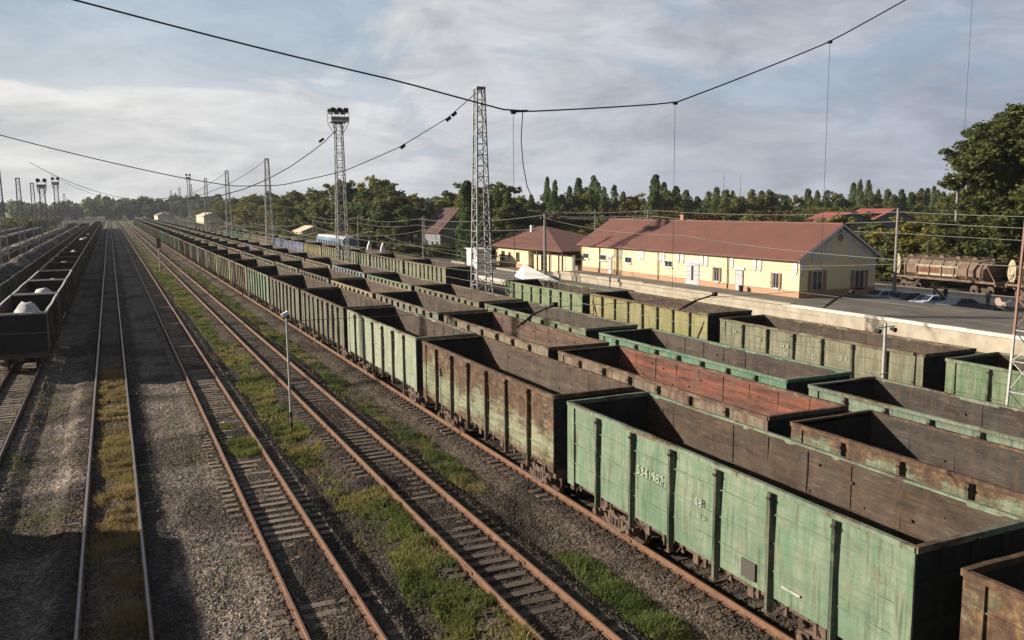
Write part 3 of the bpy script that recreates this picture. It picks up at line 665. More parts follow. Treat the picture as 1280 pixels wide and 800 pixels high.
# left rows with loads
gA = 'wagons with white heaps left of the empty tracks'
for k in range(0, 32):
    c = (0.07,0.065,0.055); s0 = 59.3+13.92*k
    w = wagon(TRK['left_a'], s0, 3.66, 6, c, .55, (0.15,0.055,0.04), 'dark open wagon, %s from the camera in the row holding white heaps' % ordw(k), gA, 41+k % 2, detail=k < 3)
    if k < 14 and k not in (3, 5, 8, 9):
        mb = mound_mb(k, 1.38, 2.9+.5*(k % 3), (2.6, 2.35, 2.05, 2.45, 2.2)[k % 5], 1.3)
        h = part('sand_heap', mb, WHITE_SAND, None, True, loc=(TRK['left_a']+random.uniform(-.1,.25), s0+4.4, 0)); tag(h, 'white heap of sand inside the %s dark wagon from the camera' % ordw(k), 'sand heap', 'white heaps inside the left wagons')
gB = 'loaded wagons at the left'
for k in range(0, 26):
    s0 = 84+13.92*k
    wagon(TRK['left_b'], s0, 3.5, 7, (0.08,0.11,0.07) if k == 0 else (0.12,0.085,0.07), .5, IN, 'open wagon heaped with grey load, %s from the camera in its row' % ordw(k), gB, 41, detail=False)
    ld = GREY_LOAD if k % 5 != 2 else PALE_LOAD
    if k < 20:
        mb = mound_mb(90+k, 1.42, 3.0, .9+.3*(k % 2), 3.0); mb2 = mound_mb(50+k, 1.42, 3.1, 1.2, 3.0); mb.add(mb2, Matrix.Translation((0, 5.8, 0)))
        tag(part('cargo_heap', mb, ld, loc=(TRK['left_b'], s0+3.4, 0)), 'rough grey heap on the %s loaded wagon from the camera' % ordw(k), 'cargo heap', 'grey heaps on the loaded wagons')
gC = 'wagons with tan loads farther left'
for k in range(0, 24):
    s0 = 118+13.92*k
    wagon(TRK['left_c'], s0, 3.5, 7, (0.13,0.09,0.07), .5, IN, 'brown open wagon with tan load, %s from the camera in its row' % ordw(k), gC, 41, detail=False)
    if k < 18:
        mb = mound_mb(190+k, 1.42, 6.2, .7, 3.1)
        tag(part('cargo_heap', mb, PALE_LOAD if k % 3 else GREY_LOAD, loc=(TRK['left_c'], s0+6.4, 0)), 'low tan heap on the %s wagon of the third left row' % ordw(k), 'cargo heap', 'low tan heaps on the farther wagons')
# heaped wagons just outside the left edge: their shadow falls across the bottom left corner
for k in range(3):
    s0 = 34.4-12.95-13.92*k; wagon(TRK['left_b'], s0, 4.1, 7, BRN, .5, IN, 'tall brown open wagon just outside the left edge, %s towards the camera' % ordw(k), gB, 42, detail=False)

# covered hopper wagons
def hopper_mb(top=4.55):
    mb = MB(); hw = 1.55
    poly = [(-hw,1.9),(-hw,top-.9),(-hw*.72,top-.12),(-.5,top),(.5,top),(hw*.72,top-.12),(hw,top-.9),(hw,1.9),(.8,1.2),(-.8,1.2)]
    mb.prism(poly, 1.6, 11.3)
    for y0, y1 in ((1.6,.7),(11.3,12.2)):  # inset sloping ends
        s_ = 1 if y1 > y0 else -1; p0 = [(x, y0, z) for x, z in poly]; p1 = [(x*.96, y0+s_*(.9 if z > 3 else .1), z if z < 3 else z-.03) for x, z in poly]
        for i in range(len(poly)): mb.face([p0[i], p0[(i+1)%len(poly)], p1[(i+1)%len(poly)], p1[i]])
        mb.face(p1)
    return mb
CREAM = mat('cream_hopper_paint', (0.46,0.41,0.28), .7, vscale=2.5, col2=(0.27,0.21,0.14), bump=.2)
HBRN = mat('brown_hopper_paint', (0.12,0.07,0.05), .8, vscale=2.2, col2=(0.23,0.165,0.115), bump=.3)
DGREY = mat('dark_hopper_paint', (0.075,0.07,0.075), .8, vscale=1.2, col2=(0.13,0.115,0.11), bump=.2)
REDL = mat('red_lettering', (0.30,0.05,0.035), .8)
BLACK = mat('black_steel', (0.02,0.02,0.02), .7)
def hopper(a, s, body, frame, label, group, detail=False, cream=False, text=None, top=4.55):
    root = empty('hopper_wagon', (a, s, 0), label=label, cat='hopper wagon', group=group)
    part('hopper_body', hopper_mb(top), body, root)
    f = MB()
    for k in range(7):
        y = 1.75 + k*1.57
        for sx in (-1, 1): f.bar((sx*1.6, y, 1.5), (sx*1.6, y, top-.85), .09, .12); f.bar((sx*1.6, y, top-.85), (sx*1.15, y, top-.1), .09, .1)
    for sx in (-1, 1):
        f.box(sx*1.56-.07, sx*1.56+.07, 0, LB, 1.28, 1.5)
        for y0, y1 in ((.15, 1.5), (LB-.15, LB-1.5)): f.bar((sx*1.45, y0, 1.5), (sx*1.45, y1, 3.6), .09, .09)
    f.box(-1.5, 1.5, -.02, .14, 1.05, 1.5); f.box(-1.5, 1.5, LB-.14, LB+.02, 1.05, 1.5); f.box(-.25,.25,0,LB,.85,1.3)
    part('frame', f, frame, root)
    if detail:
        r = MB(); r.box(-.5,.5,1.2,LB-1.2,top+.03,top+.07)
        for sx in (-1,1): r.tube([(sx*1.2,.5,top+.25),(sx*1.2,LB-.5,top+.25)],.025,5)
        for y in np.linspace(1.4, LB-1.4, 6): r.tube([(-.3,y,top+.08),(.3,y,top+.08)],.28,8)
        part('roof_walkway', r, frame, root)
        if cream:
            for z0, z1, y0, y1 in ((1.75,2.0,4.6,9.6),(2.68,2.9,4.4,9.8)):
                q = MB(); q.box(-1.575,-1.552,y0,y1,z0,z1); part('painted_band', q, CREAM, root)
            # cream octagonal end plate, set at an angle so it faces the yard
            q = MB(); T = Matrix.Translation((-1.1, 12.6, 2.75)) @ Matrix.Rotation(R(58), 4, 'Z')
            oc = [(-.95,-.5),(-.5,-1.1),(.45,-1.1),(.95,-.5),(.85,.55),(.3,1.15),(-.35,1.15),(-.85,.55)]
            b0 = len(q.v)
            for y in (-.03,.03):
                for x, z in oc: q.v.append(tuple(T @ Vector((x, y, z))))
            q.f.append(tuple(range(8))); q.f.append(tuple(range(15,7,-1))); q.m += [0,0]
            for i in range(8): q.f.append((i,8+i,8+(i+1)%8,(i+1)%8)); q.m.append(0)
            part('end_plate', q, CREAM, root)
        if text:
            o = side_text(root, text, .58, 9.2, 2.1, top, REDL, x=-1.60)
    for y in (2.0, LB-2.0):
        bo = link('bogie', BFm, root, (0, y, 0))
        for dy in (-.925, .925): link('wheelset', BWm, bo, (0, dy, 0))
    for y, r in ((0, math.pi), (LB, 0)): link('coupler', CPm, root, (0, y, 0), r)
    return root
for k in range(13):
    hopper(TRK['left_d'], 128+14.3*k, DGREY, GEAR, 'dark covered hopper, %s from the camera in the nearer row at the left' % ordw(k), 'dark covered hoppers at the left edge', top=4.5)
for k in range(11):
    hopper(TRK['left_e'], 165+14.3*k, DGREY, GEAR, 'dark covered hopper, %s from the camera in the rear row at the left' % ordw(k), 'dark covered hoppers at the left edge', top=4.6)
AR = 84.0
track(AR, 'track under the brown hopper wagons behind the parking', -20, 260, SLEEP_DARK, RAILTOP, n_ind=0)
hopper(AR, 58.6, HBRN, HBRN, 'brown hopper wagon with red letters on cream bands, behind the parked cars', 'brown hoppers behind the platform', True, True, 'ЦЕМЕНТ', top=3.55)
hopper(AR, 44.6, HBRN, HBRN, 'brown hopper wagon with cream octagonal end plate, at the right edge behind the platform', 'brown hoppers behind the platform', True, True, None, top=3.55)
hopper(AR, 30.6, HBRN, HBRN, 'brown hopper wagon just beyond the right edge', 'brown hoppers behind the platform', top=3.55)

# ------------------------------------------------------------------ masts, lights, wires
MASTW = mat('mast_grey_white_paint', (0.42,0.42,0.41), .7, vscale=1.5, col2=(0.26,0.25,0.24))
MASTR = mat('mast_red_paint', (0.30,0.165,0.13), .7, vscale=1.5, col2=(0.25,0.14,0.11))
CONC = mat('concrete_pole', (0.30,0.28,0.25), .9, vscale=2, col2=(0.22,0.205,0.19), bump=.2)
CABLE = mat('dark_cable', (0.05,0.048,0.045), .6); COPPER = mat('weathered_copper_wire', (0.27,0.275,0.22), .55, .3)
INSUL = mat('brown_insulator', (0.035,0.025,0.02), .35); WPAINT = mat('white_post_paint', (0.58,0.57,0.53), .8, vscale=4, col2=(0.40,0.38,0.34))
def lattice(root, h, wb, wt, panels, m_leg, m_br, leg=.11, br=.05, split=None, m_leg2=None, m_br2=None):
    cor = [(-1,-1),(1,-1),(1,1),(-1,1)]
    W_ = lambda z: (wb + (wt-wb)*z/h)/2
    for i, j in cor:
        if split:
            q = MB(); q.bar((i*W_(0), j*W_(0), 0), (i*W_(split), j*W_(split), split), leg); q.bar((i*W_(split), j*W_(split), split), (i*W_(h), j*W_(h), h), leg, m=1); part('leg', q, [m_leg, m_leg2], root)
        else: q = MB(); q.bar((i*W_(0), j*W_(0), 0), (i*W_(h), j*W_(h), h), leg); part('leg', q, m_leg, root)
    q = MB(); zs = [h*(1-(1-k/panels)**1.0) for k in range(panels+1)]
    for k in range(panels):
        z0, z1 = zs[k], zs[k+1]; m = 1 if split and z0 > split else 0
        for a in range(4):
            i0, j0 = cor[a]; i1, j1 = cor[(a+1) % 4]
            if k % 2: i0, j0, i1, j1 = i1, j1, i0, j0
            q.bar((i0*W_(z0), j0*W_(z0), z0), (i1*W_(z1), j1*W_(z1), z1), br, m=m)
            q.bar((i0*W_(z1), j0*W_(z1), z1), (i1*W_(z1), j1*W_(z1), z1), br*.9, m=m)
    part('bracing', q, [m_br, m_br2 or m_br], root)
    q = MB()
    for i, j in cor: q.box(i*W_(0)-.25, i*W_(0)+.25, j*W_(0)-.25, j*W_(0)+.25, -.3, .06)
    part('foundation', q, CONC, root)
    q = MB(); q.box(-wt/2-.08, wt/2+.08, -wt/2-.08, wt/2+.08, h-.06, h+.1); part('cap', q, m_br2 or m_br, root)
MX = 28.0
gm_ = 'lattice masts standing along the yard'
mast_list = [(66, 'tall white lattice mast standing left of the yellow building, tallest in the picture', 19.6), (171, 'lattice mast second from the camera, above the blue wagons', 19.4), (233, 'slender lattice mast, third from the camera on the right side', 19.6), (287, 'slender lattice mast, fourth from the camera on the right side', 19.4), (342, 'tiny distant lattice mast, fifth from the camera on the right side', 19), (398, 'tiny distant lattice mast, sixth from the camera on the right side', 19), (455, 'tiny distant lattice mast, farthest on the right side', 19)]
for s0, lab, h in mast_list:
    r = empty('lattice_mast', (MX, s0, -.25), label=lab, cat='mast', group=gm_)
    near_ = s0 < 100
    lattice(r, h, 1.5, .66, 22 if near_ else 14, MASTW, MASTW, .11 if near_ else .16, .055 if near_ else .07)
r = empty('lattice_mast', (29.45, 19.0, -.25), label='red and white lattice mast cut off by the right edge', cat='mast', group=gm_)
lattice(r, 20, 1.5, .7, 18, WPAINT, WPAINT, .075, .032, split=5.4, m_leg2=MASTR, m_br2=MASTR)
for k, s0 in enumerate([66, 121, 146, 172, 290]):
    r = empty('lattice_mast', (-11.9-1.0*(s0 < 100), s0, -.25), label='lattice mast just outside the left edge' if k == 0 else 'thin lattice mast on the left skyline, %s from the left edge' % ordw(k-1), cat='mast', group=gm_)
    lattice(r, 14.7 if k else 19, 1.0, .45, 12, MASTW, MASTW, .10, .045)
def light_tower(a, s, h, label, big=True):
    r = empty('floodlight_tower', (a, s, -.25), label=label, cat='light tower', group='floodlight towers over the yard')
    lattice(r, h-1.2, 1.5, .85, 22 if big else 14, MASTW, MASTW, .13 if big else .16, .05 if big else .06)
    q = MB(); zt = h-1.2; w = 1.15 if big else .8
    q.box(-w, w, -w, w, zt+.12, zt+.2)
    for i, j in ((-1,-1),(1,-1),(1,1),(-1,1)):
        q.bar((i*w,j*w,zt+.2),(i*w,j*w,zt+1.35),.06); q.bar((i*.4,j*.4,zt-1.5),(i*w,j*w,zt+.12),.07)
    for z in (.75,1.3):
        for a_, c_ in (((-w,-w),(w,-w)),((w,-w),(w,w)),((w,w),(-w,w)),((-w,w),(-w,-w))): q.bar((*a_,zt+z),(*c_,zt+z),.05)
    q.box(-w-.01,w+.01,-w-.02,-w+.01,zt+.22,zt+.75); part('platform', q, MASTW, r)
    for y in (-.8,.8):
        for x in ((-.85,0,.85) if big else (-.6,.6)):
            q = MB(); T = Matrix.Translation((x, y, zt+1.65)) @ Matrix.Rotation(R(35)*(1 if y < 0 else -1), 4, 'X')
            q.box(-.26,.26,-.16,.16,-.25,.25,0,T); q.box(-.31,.31,-.2 if y<0 else .12,-.12 if y<0 else .2,-.3,.3,0,T); q.bar((x,y,zt+1.2),(x,y,zt+1.5),.05); part('floodlight', q, BLACK, r)
light_tower(28.0, 113.5, 22.2, 'tall floodlight tower with six dark lamps on a railed platform, nearest of its kind')
light_tower(28.0, 350, 22.4, 'small distant floodlight tower above the pale buildings', False)
light_tower(-12.0, 198, 15.6, 'distant floodlight tower on the left skyline, the left one of its pair', False)
light_tower(-12.0, 250, 17.6, 'distant floodlight tower on the left skyline, the right one of its pair', False)
def cable(name, pts, r, parent, m, n=6): q = MB(); q.tube(pts, r, n); return part(name, q, m, parent)
def headspan(s, lowa, lowz, kL, kR, a0, a1, r, label, droppers, arms, pts=None):
    root = empty('headspan_cable', (0, s, 0), label=label, cat='overhead cable', group='cables slung across the tracks')
    f = lambda a: lowz + (kL if a < lowa else kR)*(a-lowa)**2
    if pts:
        px, pz = [p[0] for p in pts], [p[1] for p in pts]
        def f(a):
            i = min(max(int(np.searchsorted(px, a))-1, 0), len(px)-2); t = (a-px[i])/(px[i+1]-px[i]); return pz[i]+(pz[i+1]-pz[i])*t - .0035*(px[i+1]-px[i])**2*4*t*(1-t)*.25
    cable('span_wire', [(a, 0, f(a)) for a in np.linspace(a0, a1, 60)], r, root, CABLE)
    for a in droppers:
        zt = f(a); cable('dropper', [(a, 0, zt), (a, 0, 7.6)], r*.3, root, CABLE, 5)
        q = MB(); q.box(a-r*3.0, a+r*3.0, -r*2, r*2, zt-r*2.4, zt+r*1.6); part('clamp', q, CABLE, root)
    if arms:
        cable('lower_span_wire', [(a, 0, 7.32+.0006*(a-16)**2) for a in np.linspace(a0+1, a1-.5, 30)], r*.35, root, COPPER, 5)
        for (x0, z0, x1, z1) in arms:
            q = MB(); q.tube([(x0,0,z0),(x0+(x1-x0)*.45,0,z0+(z1-z0)*.62),(x1,0,z1)], .022, 6)
            for t in np.linspace(.12,.42,5): q.tube([(x0+(x1-x0)*t,0,z0+(z1-z0)*t*1.35),(x0+(x1-x0)*(t+.03),0,z0+(z1-z0)*(t+.03)*1.35)], .045, 8)
            q.box(x1-.06,x1+.06,-.05,.05,z1-.05,z1+.06); part('registration_arm', q, INSUL, root)
    return root
headspan(18.6, 9.2, 12.05, .0195, .0245, -12.6, 28.9, .019, 'thick dark cable sagging across the top of the picture, nearest of the cables', [8.75, 13.35, 18.55, 24.25],
         [(8.8,6.9,9.85,7.4),(13.6,7.05,14.75,7.4),(18.7,6.8,19.8,7.2),(23.85,6.75,22.6,7.4)], [(-12.7,16.6),(-.3,13.74),(6,12.58),(8.75,12.02),(13.35,12.42),(18.55,14.3),(24.25,17.1),(28.9,19.6)])
# the slack loop beside the first dropper
q = MB(); q.tube([(9.0,18.6,12.05),(8.95,18.6,11.4),(9.0,18.6,10.8),(9.1,18.6,10.3),(9.35,18.7,9.9),(9.8,18.9,9.6)], .012, 5); q.tube([(8.68,18.6,12.03),(9.12,18.6,12.06)], .032, 6)
tag(part('slack_wire', q, CABLE), 'thin slack wire hanging in a curve from the lowest point of the thick cable', 'overhead cable')
headspan(66, 8.6, 11.35, .0162, .0202, -13, 28, .034, 'second cable sagging from the tallest lattice mast down towards the left edge', [], [], [(-13,16.6),(-6.2,14.75),(-1.5,13.5),(5,12.0),(8.3,11.45),(11.7,11.5),(16.6,12.6),(21.1,14.5),(25.2,16.9),(28,19.2)])
q = MB()
for (a, z) in ((25.6,17.2),(25.1,16.8),(21.2,14.55)): q.tube([(a,66,z-.12),(a+.35,66,z+.14)], .13, 8)
tag(part('cable_insulator', q, INSUL), 'small dark insulators on the second cable below the top of the tallest lattice mast', 'insulator')
headspan(171, 8.5, 11.3, .0162, .0205, -12, 28, .045, 'third thin cable sagging between masts beyond the floodlight tower', [], [])
headspan(233, 8.5, 11.3, .0162, .0205, -12, 28, .045, 'fourth distant thin cable sagging across the yard', [], [])
q = MB()
for k in range(31):
    t = k/30; 
q.tube([(28-.2, 113.5, 20.0)] + [(28-19*t, 113.5, 20.0-9*(1-(1-t)**1.9)) for t in (.1,.2,.35,.5,.65,.8,1)], .055, 5)
q.tube([(25.4,113.5,18.3),(26.0,113.5,18.75)], .18, 6)
tag(part('guy_cable', q, CABLE), 'thin cable running down and left from the top of the nearest floodlight tower', 'overhead cable')
# contact and messenger wires along the tracks
gw = 'thin overhead wires running along the tracks'
for a, lab in ((TRK['three'], 'pale overhead wire pair above the empty track with dark sleepers'), (TRK['four'], 'pale overhead wire pair above the front wagon row'), (TRK['five'], 'pale overhead wire pair above the second wagon row'), (TRK['six'], 'pale overhead wire pair above the third wagon row')):
    if a == TRK['three']: continue
    root = empty('catenary_wire', (a, 0, 0), label=lab, cat='overhead cable', group=gw)
    spans = [18.6, 66, 113.5, 171, 233, 287]
    for s0, s1 in zip(spans[:-1], spans[1:]):
        n = 16; r_ = .007 if s0 < 60 else .012
        f = lambda t: 7.95 - 4*1.05*t*(1-t)
        cable('messenger_wire', [(0, s0+(s1-s0)*t, f(t)) for t in np.linspace(0,1,n)], r_, root, COPPER, 4)
        cable('contact_wire', [(0, s0, 6.55), (0, s1, 6.55)], r_, root, COPPER, 4)
        for t in (.15,.35,.65,.85): cable('hanger', [(0, s0+(s1-s0)*t, f(t)), (0, s0+(s1-s0)*t, 6.55)], r_*.7, root, COPPER, 4)
# concrete poles
def pole(a, s, z0, h, label, group, r=.16, lamp=False, grp_arm=True, m=None):
    root = empty('utility_pole', (a, s, z0), label=label, cat='pole', group=group)
    q = MB(); q.tube([(0,0,0),(0,0,h)], [r, r*.72], 10); part('shaft', q, m or CONC, root)
    if grp_arm: q = MB(); q.box(-.7,.7,-.05,.05,h-.75,h-.65); part('crossarm', q, GEAR, root)
    for x in (-.6,.6):
        if grp_arm: q = MB(); q.tube([(x,0,h-.65),(x,0,h-.42)], .06, 6); part('insulator', q, WPAINT, root)
    if lamp: q = MB(); q.bar((0,0,h-.9),(-.7,0,h-.6),.05); q.box(-1.0,-.55,-.13,.13,h-.72,h-.55); part('lamp_head', q, WPAINT, root)
    return root
gp = 'poles along the platform and beyond'
pole(52, 101, -.3, 9.1, 'grey concrete pole in front of the red hipped roof, left of the yellow building', gp, .24)
pole(76, 65.6, 0, 9.2, 'pale pole just right of the gable of the yellow building', gp, .19, grp_arm=False)
pole(91, 70.2, 0, 13.2, 'tall pole with white lamp standing behind the hopper wagons, left of the large tree', gp, .2, lamp=True, grp_arm=False)
pole(93, 63.2, 0, 11.6, 'leaning pale pole in front of the large tree at the right edge', gp, .2, grp_arm=False)
for i, (a, s) in enumerate(((78,132),(77,114),(78,160),(62,196),(52,150),(50,188),(50,235),(60,172))):
    pole(a, s, 0, 9.0 if i < 4 else 8.0, 'thin pole behind the buildings, %s in its scattered line' % ordw(i), 'thin background poles', .15)
def wireline(name, label, pts, sag, r=.014, m=None):
    q = MB()
    for p0, p1 in zip(pts[:-1], pts[1:]):
        p0 = Vector(p0); p1 = Vector(p1); q.tube([p0.lerp(p1, t) - Vector((0,0,4*sag*t*(1-t))) for t in np.linspace(0,1,12)], r, 4)
    return tag(part(name, q, m or COPPER), label, 'overhead wire', 'long pale wires behind the platform')
wireline('power_line', 'upper pale wire passing over the warehouse roof', [(76,20,8.9),(76,65.6,8.8),(78,114,8.9),(78,160,8.9),(70,230,8.8)], .5, .03)
wireline('power_line', 'middle pale wire passing over the warehouse roof', [(76.6,20,7.9),(76.6,65.6,7.8),(78.5,114,7.9),(78.6,160,7.9),(70,230,7.8)], .6, .03)
wireline('power_line', 'pale wire just above the ridge of the yellow building', [(74.6,15,6.6),(75.4,65.6,6.6),(77.4,114,8.1),(77.4,160,8.0)], .4, .026)
wireline('power_line', 'slack pale wire crossing in front of the yellow building roof', [(52,101,8.2),(44,60,7.2),(38,20,7.0)], .5, .018)
wireline('power_line', 'pale wire from the concrete pole towards the left trees', [(52,101,8.6),(51,150,7.6),(50,188,7.5),(50,235,7.5)], .7, .03)
wireline('power_line', 'lower pale wire running in front of the trees at the left', [(52,101,6.8),(51,150,6.5),(50,188,6.4),(50,235,6.4)], .6, .028)
# slender signal posts
def spost(a, s, z0, h, label): return empty('lamp_post', (a, s, z0), label=label, cat='post')
r = spost(6.95, 39.0, -.4, 5.6, 'thin white lamp post with banded foot standing in the weeds between empty tracks')
STR1 = mat('post_band_rust', (0.30,0.17,0.09), .8)
q = MB(); q.tube([(0,0,.95),(0,0,5.45)], .055, 8); part('shaft', q, WPAINT, r)
for k in range(4): q = MB(); q.tube([(0,0,.24*k),(0,0,.24*(k+1))], .06, 8); part('band', q, STR1 if k % 2 == 0 else BLACK, r)
q = MB(); T = Matrix.Translation((-.03,0,5.5)) @ Matrix.Rotation(R(-25),4,'Y'); q.box(-.19,.12,-.1,.1,-.08,.08,0,T); part('lamp_head', q, mat('white_enamel',(.8,.8,.78),.4), r)
q = MB(); q.box(.0,.1,-.09,.09,5.28,5.5); part('bracket', q, BLACK, r)
r = spost(28.8, 25.2, -.25, 5.2, 'thin white post with two small dark lamps, in front of the platform wall')
q = MB(); q.tube([(0,0,0),(0,0,5.15)], .06, 8); q.bar((-.45,0,4.98),(.5,0,4.98),.04); part('shaft', q, WPAINT, r)
for x in (-.42,.46): q = MB(); q.tube([(x,-.12,4.82),(x,.14,4.86)], [.1,.06], 10); q.bar((x,0,4.86),(x,0,4.98),.03); part('lamp_head', q, BLACK, r)
for z in (3.0,2.6,2.2): q = MB(); q.bar((-.22,0,z),(.22,0,z+.02),.03); part('rung', q, WPAINT, r)
r = empty('rail_signal', (6.9, 150, -.4), label='slim signal post with dark red head far down the weed strip', cat='signal')
q = MB(); q.tube([(0,0,0),(0,0,4.2)], .09, 8); part('shaft', q, WPAINT, r)
q = MB(); q.box(-.35,.35,-.15,.15,4.0,5.6); part('signal_head', q, MASTR, r)
for z in (4.3,4.8,5.3): q = MB(); q.tube([(0,-.15,z),(0,-.28,z)], .13, 10); part('lens_hood', q, BLACK, r)

# ------------------------------------------------------------------ platform, buildings
ASPH = mat('platform_asphalt', (0.19,0.17,0.145), .95, vscale=.35, col2=(0.125,0.112,0.095), bump=.4, bscale=9)
PWALL = mat('platform_concrete', (0.46,0.405,0.31), .95, vscale=.9, col2=(0.33,0.285,0.215), bump=.5, bscale=6)
WEDGE = mat('whitewashed_edge', (0.78,0.73,0.64), .9, vscale=1.2, col2=(0.60,0.54,0.44))
root = empty('platform', (0,0,0), label='long raised freight platform with whitewashed edge, in front of the yellow building', cat='platform')
q = MB(); q.box(53.6, 64.6, -30, 59.8, -.5, 1.0); q.box(53.6, 57.85, 59.8, 101.8, -.5, 1.0); q.box(53.6, 67, 101.8, 140, -.5, .4); q.box(46.2, 53.6, 82, 150, -.5, .15); part('platform_body', q, [PWALL], root)
q = MB(); q.box(53.85, 64.6, -30, 59.8, 1.004, 1.03); q.box(54.2, 57.85, 59.8, 101.7, 1.004, 1.03); q.box(46.6, 53.55, 82.1, 150, .154, .175); q.box(53.65, 67, 101.85, 139.9, .404, .425); part('paved_top', q, ASPH, root)
q = MB()
for k in range(44): 
    y = -30+2*k; 
    if y < 57: q.box(53.5, 53.85, y, y+1.985, .82+random.uniform(-.01,.01), 1.05+random.uniform(-.012,.012))
part('edge_coping', q, WEDGE, root)
q = MB(); q.box(57.5,58.3,36,43,1.034,1.04); q.box(60.2,63.0,46,49.5,1.034,1.038); part('worn_patch', q, mat('pale_patch',(.24,.20,.14),.95,vscale=1.5,col2=(.15,.13,.11)), root)
q = MB()
for k in range(22): y = -28+4*k; q.box(53.86,64.55,y,y+.03,1.031,1.034)
q.box(59.2,59.23,-30,59.7,1.0315,1.0345); part('joints', q, GEAR, root)
q = MB(); q.box(53.45, 54.1, 57.1, 80, .9, 1.12); q.box(53.45, 54.0, 80.02, 101, .88, 1.2); part('low_parapet', q, PWALL, root)
q = MB(); q.box(46.0, 46.6, 82, 150, -.05, .2); part('edge_coping', q, WEDGE, root)
root = empty('kerb', (0,0,0), label='long whitewashed kerb between the parking and the hopper track', cat='kerb')
q = MB(); q.box(76.2, 76.8, -20, 105, -.45, .42); part('kerb_wall', q, WEDGE, root)
q = MB(); q.box(76.8, 81.4, -20, 105, -.45, .36); part('kerb_fill', q, PWALL, root)
tag(part('parking_road', (lambda q: (q.box(64.65, 76.15, -20, 140, -.44, -.02), q)[1])(MB()), mat('parking_asphalt', (0.11,0.105,0.10), .9, vscale=.6, col2=(.085,.08,.075))), kind='structure')
YELW = mat('yellow_plaster', (0.76,0.66,0.39), .9, vscale=.8, col2=(0.69,0.58,0.35), bump=.15)
SALM = mat('salmon_plinth', (0.46,0.27,0.17), .9, vscale=1.5, col2=(0.42,0.25,0.15))
WORN = mat('white_stucco', (0.66,0.65,0.63), .9, vscale=3, col2=(0.56,0.55,0.54))
ROOFR = bpy.data.materials.new('red_metal_roof'); ROOFR.use_nodes = True
def _roof(m, a, b2, sc=2.1):
    nt = m.node_tree; b = nt.nodes['Principled BSDF']; g = N(nt,'ShaderNodeNewGeometry'); s = N(nt,'ShaderNodeSeparateXYZ'); nt.links.new(g.outputs['Position'], s.inputs[0])
    w = mth(nt,'SINE', mth(nt,'MULTIPLY', s.outputs['Y'], 2*math.pi/.9)); c = mix(nt, ramp(nt, noise(nt, g.outputs['Position'], .5, 6, .65), [(.35,G(0)),(.65,G(1))]), a, b2)
    c = mix(nt, ramp(nt, w, [(.9,G(0)),(1,G(.35))]), c, tuple(x*.5 for x in a)); nt.links.new(c, b.inputs['Base Color']); b.inputs['Roughness'].default_value = .75
_roof(ROOFR, (0.175,0.066,0.046), (0.13,0.056,0.042))
GLASS = mat('dark_window_glass', (0.03,0.035,0.04), .15, spec=.5); FRAMEM = mat('white_window_frame', (0.6,0.6,0.58), .7); SHUT = mat('brown_shutter', (0.30,0.19,0.13), .8); DOORM = mat('whitish_door', (0.52,0.50,0.50), .7, vscale=5, col2=(.42,.40,.42)); PIPE = mat('rusty_downpipe', (0.22,0.14,0.09), .8); BRICKC = mat('brick_chimney', (0.40,0.22,0.15), .9)
BA, BB, S0, S1, ZE, ZR = 57.9, 67.6, 60.7, 101.8, 4.75, 7.75; MID = (BA+BB)/2
root = empty('warehouse', (0,0,0), label='long yellow plastered goods building with red roof and salmon plinth, behind the platform', cat='building')
q = MB(); q.prism([(BA,-.4),(BB,-.4),(BB,ZE),(MID,ZR-.12),(BA,ZE)], S0, S1); part('wall', q, YELW, root)
q = MB(); q.box(BA-.06, BB+.06, S0-.06, S1+.06, .9, 1.62); part('plinth', q, SALM, root)
rf = MB(); ov = .55; sl = (ZR-ZE)/(MID-BA)
for sx, xe in ((-1, BA-ov), (1, BB+ov)):
    ze = ZE-ov*sl+.04; rf.prism([(xe, ze), (MID, ZR), (MID, ZR+.14), (xe, ze+.14)], S0-.45, S1+.3)
rfo = part('roof', rf, ROOFR, root)
q = MB(); q.box(MID-.3+2.2, MID+.3+2.2, 88, 88.6, ZR-1.8, ZR+.75); part('chimney', q, BRICKC, rfo)
q = MB(); q.box(MID-.14, MID+.14, S0-.45, S1+.3, ZR+.06, ZR+.2); part('ridge_cap', q, ROOFR, rfo)
q = MB()
for sx, xe in ((-1, BA-ov), (1, BB+ov)):
    ze = ZE-ov*sl+.0; q.bar((xe, S0-.47, ze), (MID, S0-.47, ZR-.02), .05, .2)
for k in range(82): y = S0+.1+k*.5; q.box(BA-.28, BA-.003, y, y+.16, ZE-.24, ZE-.06)
part('eaves_trim', q, WORN, root)
def front_win(s, z0, z1, w, shut=True):
    f = MB(); x = BA-.03; f.box(x-.03, x, s-w/2-.08, s+w/2+.08, z0-.08, z1+.08); fo = part('window', f, FRAMEM, root)
    p = MB(); p.box(x-.045, x-.032, s-w/2, s-.03, z0, z1); p.box(x-.045, x-.032, s+.03, s+w/2, z0, z1); part('pane', p, GLASS, fo)
    if shut:
        for d in (-1, 1): p = MB(); p.box(x-.09, x-.034, s+d*(w/2+.22)-.14, s+d*(w/2+.22)+.14, z0-.05, z1+.05); part('shutter', p, SHUT, fo)
    p = MB(); p.box(x-.14, x, s-w/2-.15, s+w/2+.15, z0-.2, z0-.085); part('sill', p, WORN, fo)
for s in (100.4, 95.9, 89.9, 81.4): front_win(s, 2.75, 3.35, 1.35, False)
for s in (72.7, 63.75): front_win(s, 1.75, 3.15, .62)
